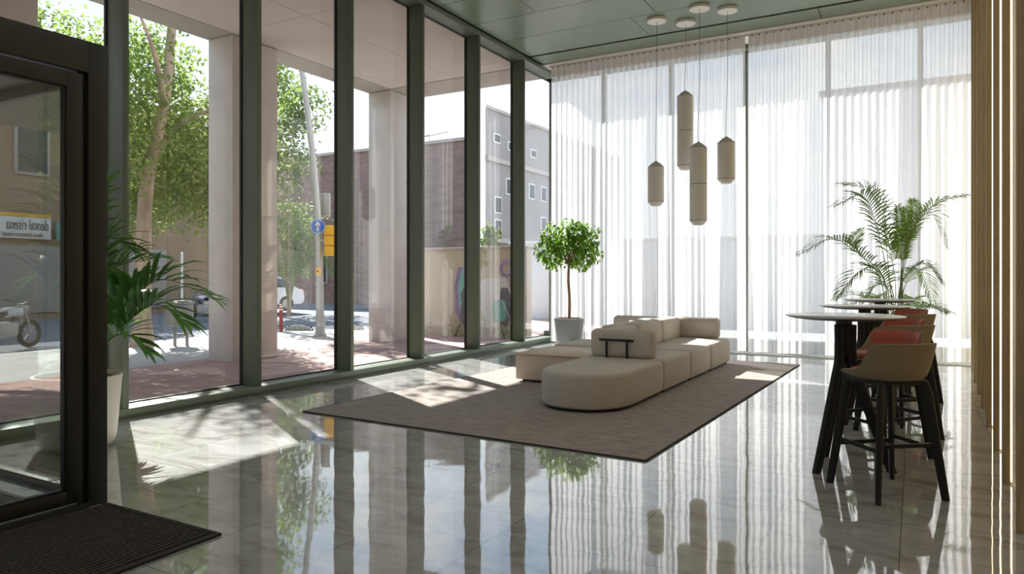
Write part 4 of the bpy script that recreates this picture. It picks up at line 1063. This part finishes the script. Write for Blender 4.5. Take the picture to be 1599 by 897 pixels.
# motorcycles
def motorcycle(loc, rz, label):
    r = empty('parked_motorcycle', loc, rz, label, 'motorcycle', 'parked motorcycles across the street')
    for xx_ in (-.68, .68):
        w = MB(); n = 28; vs = []; fs = []
        for i in range(n):
            a = 2*PI*i/n
            for k in range(8):
                b = 2*PI*k/8; q = .27+.055*math.cos(b); vs.append((xx_+q*math.cos(a), .05*math.sin(b), .33+q*math.sin(a)))
        for i in range(n):
            for k in range(8): fs.append((i*8+k, ((i+1) % n)*8+k, ((i+1) % n)*8+(k+1) % 8, i*8+(k+1) % 8))
        wo = w.add(vs, fs, True).build('wheel', M['rubber'], r)
        s_ = MB()
        for k in range(8): s_.tube([(xx_, 0, .33), (xx_+.24*math.cos(PI*k/4), 0, .33+.24*math.sin(PI*k/4))], .008, 5)
        s_.build('spokes', M['galv'], wo)
    MB().tube([(.68, .07, .33), (.55, .07, .70), (.46, .07, .98)], .022, 8).tube([(.68, -.07, .33), (.55, -.07, .70), (.46, -.07, .98)], .022, 8).build('fork', M['galv'], r)
    MB().tube([(.46, 0, .85), (.1, 0, .55), (-.3, 0, .5), (-.68, 0, .33)], .03, 8).tube([(.46, 0, .85), (0, 0, .75), (-.5, 0, .78)], .025, 8).build('frame', M['blackmetal'], r)
    MB().box((-.2, -.14, .30), (.28, .14, .62), .05).build('engine', M['galv'], r)
    MB().box((.0, -.13, .72), (.45, .13, .95), .08).build('fuel_tank', M['carpaint'], r)
    MB().box((-.75, -.12, .76), (.02, .12, .86), .04).build('seat', M['blackmetal'], r)
    MB().tube(catmull([(.36, -.36, 1.10), (.46, -.2, 1.06), (.46, 0, 1.0), (.46, .2, 1.06), (.36, .36, 1.10)], 12), .015, 8).build('handlebar', M['blackmetal'], r)
    MB().lathe([(.0, -.08), (.07, -.06), (.09, 0), (.088, .02), (0, .03)], (.56, 0, .92), 18).build('headlamp', M['galv'], r)
    MB().tube([(-.05, .15, .32), (-.5, .17, .30), (-.9, .17, .40)], .04, 8).build('exhaust', M['galv'], r)
g = P(322, 497, 25.2); motorcycle((g.x, g.y, GR-.13), R(200), 'motorcycle parked across the road to the right of the litter bin')
motorcycle((-17.3, -2.9, GR-.13), R(250), 'motorcycle parked at the kerb, seen mirrored in the entrance glass')

# ------------------------------------------------------------------ buildings
def building(name, loc, label, foot, h, m, parapet=M['beam']):
    r = empty(name, loc, 0, label, 'building'); n = len(foot)
    MB().add([(*p, GR-.3) for p in foot]+[(*p, h) for p in foot], [tuple(range(n-1, -1, -1)), tuple(range(n, 2*n))]+[(i, (i+1) % n, n+(i+1) % n, n+i) for i in range(n)]).build('walls', m, r)
    cx = sum(p[0] for p in foot)/n; cy = sum(p[1] for p in foot)/n
    f2 = [(p[0]+.12*math.copysign(1, p[0]-cx), p[1]+.12*math.copysign(1, p[1]-cy)) for p in foot]
    MB().add([(*p, h) for p in f2]+[(*p, h+.16) for p in f2], [tuple(range(n-1, -1, -1)), tuple(range(n, 2*n))]+[(i, (i+1) % n, n+(i+1) % n, n+i) for i in range(n)]).build('parapet', parapet, r)
    return r
b1 = building('brick_building', (-40, 34, 0), 'long brick building with a straight roofline across the junction', [(-25, -3.6), (20.1, -3.6), (13.2, 8), (-25, 8)], 8.3, M['brick'])
for xx_ in (-6, -1, 5, 10, 15):
    w = MB().box((xx_-.5, -3.70, .9), (xx_+.5, -3.60, 2.6), .01).build('window', M['beam'], b1); MB().box((xx_-.42, -3.72, 1.0), (xx_+.42, -3.70, 2.5)).build('pane', M['carglass'], w)
MB().box((4, -2, 8.3), (6.5, 0, 9.0), .05).build('roof_box', M['galv'], b1)
MB().tube([(17.4, -3.2, 8.4), (17.4, -3.2, 8.9), (16.4, -3.2, 8.75), (18.6, -3.2, 8.95)], .03, 6).build('antenna', M['galv'], b1)
b2 = building('plaster_building', (-19.2, 31, 0), 'grey plaster building with small windows beyond the graffiti wall', [(0, 0), (0, 19), (-11.6, 19)], 10.0, M['plaster'])
for yy_, zz in ((1.1, 8.6), (2.6, 8.4), (5.2, 8.4), (2.4, 6.2), (5.0, 6.2), (1.2, 5.1), (1.2, 3.9), (3.4, 4.6), (6.5, 4.4), (6.5, 6.2), (9, 6.2), (9, 4.4)):
    hh = .5 if zz > 8 else .9
    w = MB().box((-.02, yy_-.35, zz-hh/2), (.06, yy_+.35, zz+hh/2), .008).build('window', M['shopwhite'], b2); MB().box((.06, yy_-.28, zz-hh/2+.07), (.075, yy_+.28, zz+hh/2-.07)).build('pane', M['carglass'], w)
MB().box((-.02, -.02, 7.3), (.18, 19, 7.55)).box((-.02, -.02, 3.1), (.3, 19, 3.35)).build('string_course', M['beam'], b2)
b3 = building('courtyard_building', (1, 28, 0), 'blocky building seen dimly through the sheer curtain', [(-3.6, -3), (3.3, -3), (3.3, 6), (-3.6, 6)], 7.2, M['palerender'])
b4 = building('street_building', (-33, 0, 0), 'brown street building with shops on the far side of the road', [(-6, -40), (4.5, -40), (4.5, 22), (-6, 22)], 8.0, M['brownwall'])
for k in range(-8, 6):
    yy_ = k*3.4+1.2
    for zz in (6.0,):
        w = MB().box((4.49, yy_-.6, zz-.9), (4.60, yy_+.6, zz+.9), .01).build('window', M['beam'], b4); MB().box((4.60, yy_-.5, zz-.8), (4.62, yy_+.5, zz+.8)).build('pane', M['carglass'], w)
    w = MB().box((4.49, yy_-1.3, .0), (4.58, yy_+1.3, 2.5), .01).build('shopfront', M['plaster'], b4)
cw = empty('added_screen_wall', (-6, 22, GR), 0, 'pale wall added behind the sheer curtain to hide a dark shadow band', 'wall')  # added wall, covers the building's dark shadow band behind the curtain
MB().box((-6.5, -.15, 0), (7.5, .15, 2.62), .01).build('wall_body', M['palerender'], cw); MB().box((-6.55, -.2, 2.62), (7.55, .2, 2.70), .01).build('coping', M['palerender'], cw)
# shop boards: they face +x (the lobby)
def board(y0, y1, z0, z1, m, label, x=-28.28):
    r = empty('shop_sign', (x, (y0+y1)/2, (z0+z1)/2), 0, label, 'sign', 'shop signs across the street')
    MB().box((-.05, (y0-y1)/2, (z0-z1)/2), (.05, (y1-y0)/2, (z1-z0)/2), .01).build('board', m, r); return r
TX = lambda y, z, k: Matrix(((0, 0, 1, .055), (k, 0, 0, y), (0, 1, 0, z), (0, 0, 0, 1)))
s1 = board(-9.55, -4.6, 2.74, 3.52, M['shopwhite'], 'white shop sign with black lettering across the street')
text_mesh('dental risena', .56, M['ink'], TX(-2.40, .10, .50), s1, align='LEFT'); text_mesh('risena laboratori dental', .24, M['ink'], TX(-2.2, -.25, .6), s1, align='LEFT')
MB().box((-.05, -2.47, .40), (.06, 2.47, .53)).build('yellow_band', M['yellow'], s1)
s2 = board(-11.2, -9.75, 2.70, 3.42, M['teal'], 'teal shop sign with white lettering across the street')
text_mesh('VETERINARIA', .34, M['shopwhite'], TX(0, .17, .52), s2); text_mesh('VETERINARI', .34, M['shopwhite'], TX(0, -.17, .56), s2)
# graffiti wall past the corner of the porch
gw = empty('graffiti_wall', (-10.4, 15.0, GR), 0, 'beige block wall covered in graffiti outside the corner windows', 'wall')
MB().box((-1.6, -.12, 0), (2.35, .12, 2.15)).build('blocks', M['blockwall'], gw)
MB().box((-1.64, -.16, 2.15), (2.39, .16, 2.22), .01).build('coping', M['beam'], gw)
gc = [mat('purple_spray', (0.30, 0.22, 0.42), .7, var=.3, scale=3), mat('turquoise_spray', (0.22, 0.50, 0.46), .7, var=.3, scale=3), mat('grey_spray', (0.16, 0.16, 0.19), .7, var=.3, scale=4), mat('white_spray', (0.66, 0.66, 0.66), .7)]
def blob(cx, cz, rx_, rz_, k, m, sd):
    n = 40; pts = []
    for i in range(n):
        a = 2*PI*i/n; q = 1+.22*mnoise.noise(Vector((math.cos(a)*1.5, math.sin(a)*1.5, sd)))
        pts.append((cx+rx_*q*math.copysign(abs(math.cos(a))**.6, math.cos(a)), cz+rz_*q*math.copysign(abs(math.sin(a))**.6, math.sin(a))))
    y = -.121-.0015*k
    MB().add([(p[0], y, p[1]) for p in pts]+[(p[0], y+.0012, p[1]) for p in pts], [tuple(range(n))]+[(i, n+i, n+(i+1) % n, (i+1) % n) for i in range(n)]).build('graffiti', m, gw)
blob(.62, 1.05, .34, .70, 1, gc[0], 1.1); blob(.66, 1.12, .25, .55, 2, gc[1], 2.3); blob(.55, .75, .09, .45, 3, gc[2], 3.1); blob(1.45, .9, .45, .55, 1, gc[3], 4.4); blob(1.75, .75, .16, .45, 2, gc[2], 5.2); blob(1.60, .65, .2, .25, 3, gc[1], 6.0)
mb = MB()
for k in range(4):
    x0 = -.2+k*.55; mb.tube(catmull([(x0, -.128, .3+.1*k), (x0+.2, -.128, .9), (x0+.45, -.128, .5), (x0+.5, -.128, 1.1)], 14), .008, 5)
mb.build('spray_lines', gc[3], gw)
MB().tube(catmull([(1.95, -.128, 1.75), (1.75, -.128, 1.85), (1.62, -.128, 1.68), (1.75, -.128, 1.5), (1.98, -.128, 1.58)], 16), .035, 6).build('spray_letter', gc[0], gw)
wp = [(-.5, -.42), (.5, -.42), (1.2, -.45), (1.9, -.42)]
for i, (xx_, yy_) in enumerate(wp):
    r = empty('wild_weed', (-10.4+xx_, 15+yy_, GR), 0, ['low weeds at the foot of the graffiti wall, next to the porch column', 'low weeds under the purple and turquoise graffiti', 'low weeds left of the white graffiti patch', 'low weeds at the right end of the graffiti wall'][i], 'weed', 'weeds at the wall foot'); fo = MB()
    for k in range(60): leaf_shape(fo, Vector((rnd.uniform(-.25, .25), rnd.uniform(-.1, .1), rnd.uniform(.02, .4))), Vector((rnd.uniform(-1, 1), rnd.uniform(-1, 1), rnd.uniform(-.2, 1))), Vector((0, 0, 1)), .10, .03)
    for k in range(6): fo.tube([(0, 0, 0), (rnd.gauss(0, .15), rnd.gauss(0, .05), .38)], [.006, .003], 5)
    fo.build('leaves', M['leafb'], r, auto=False)
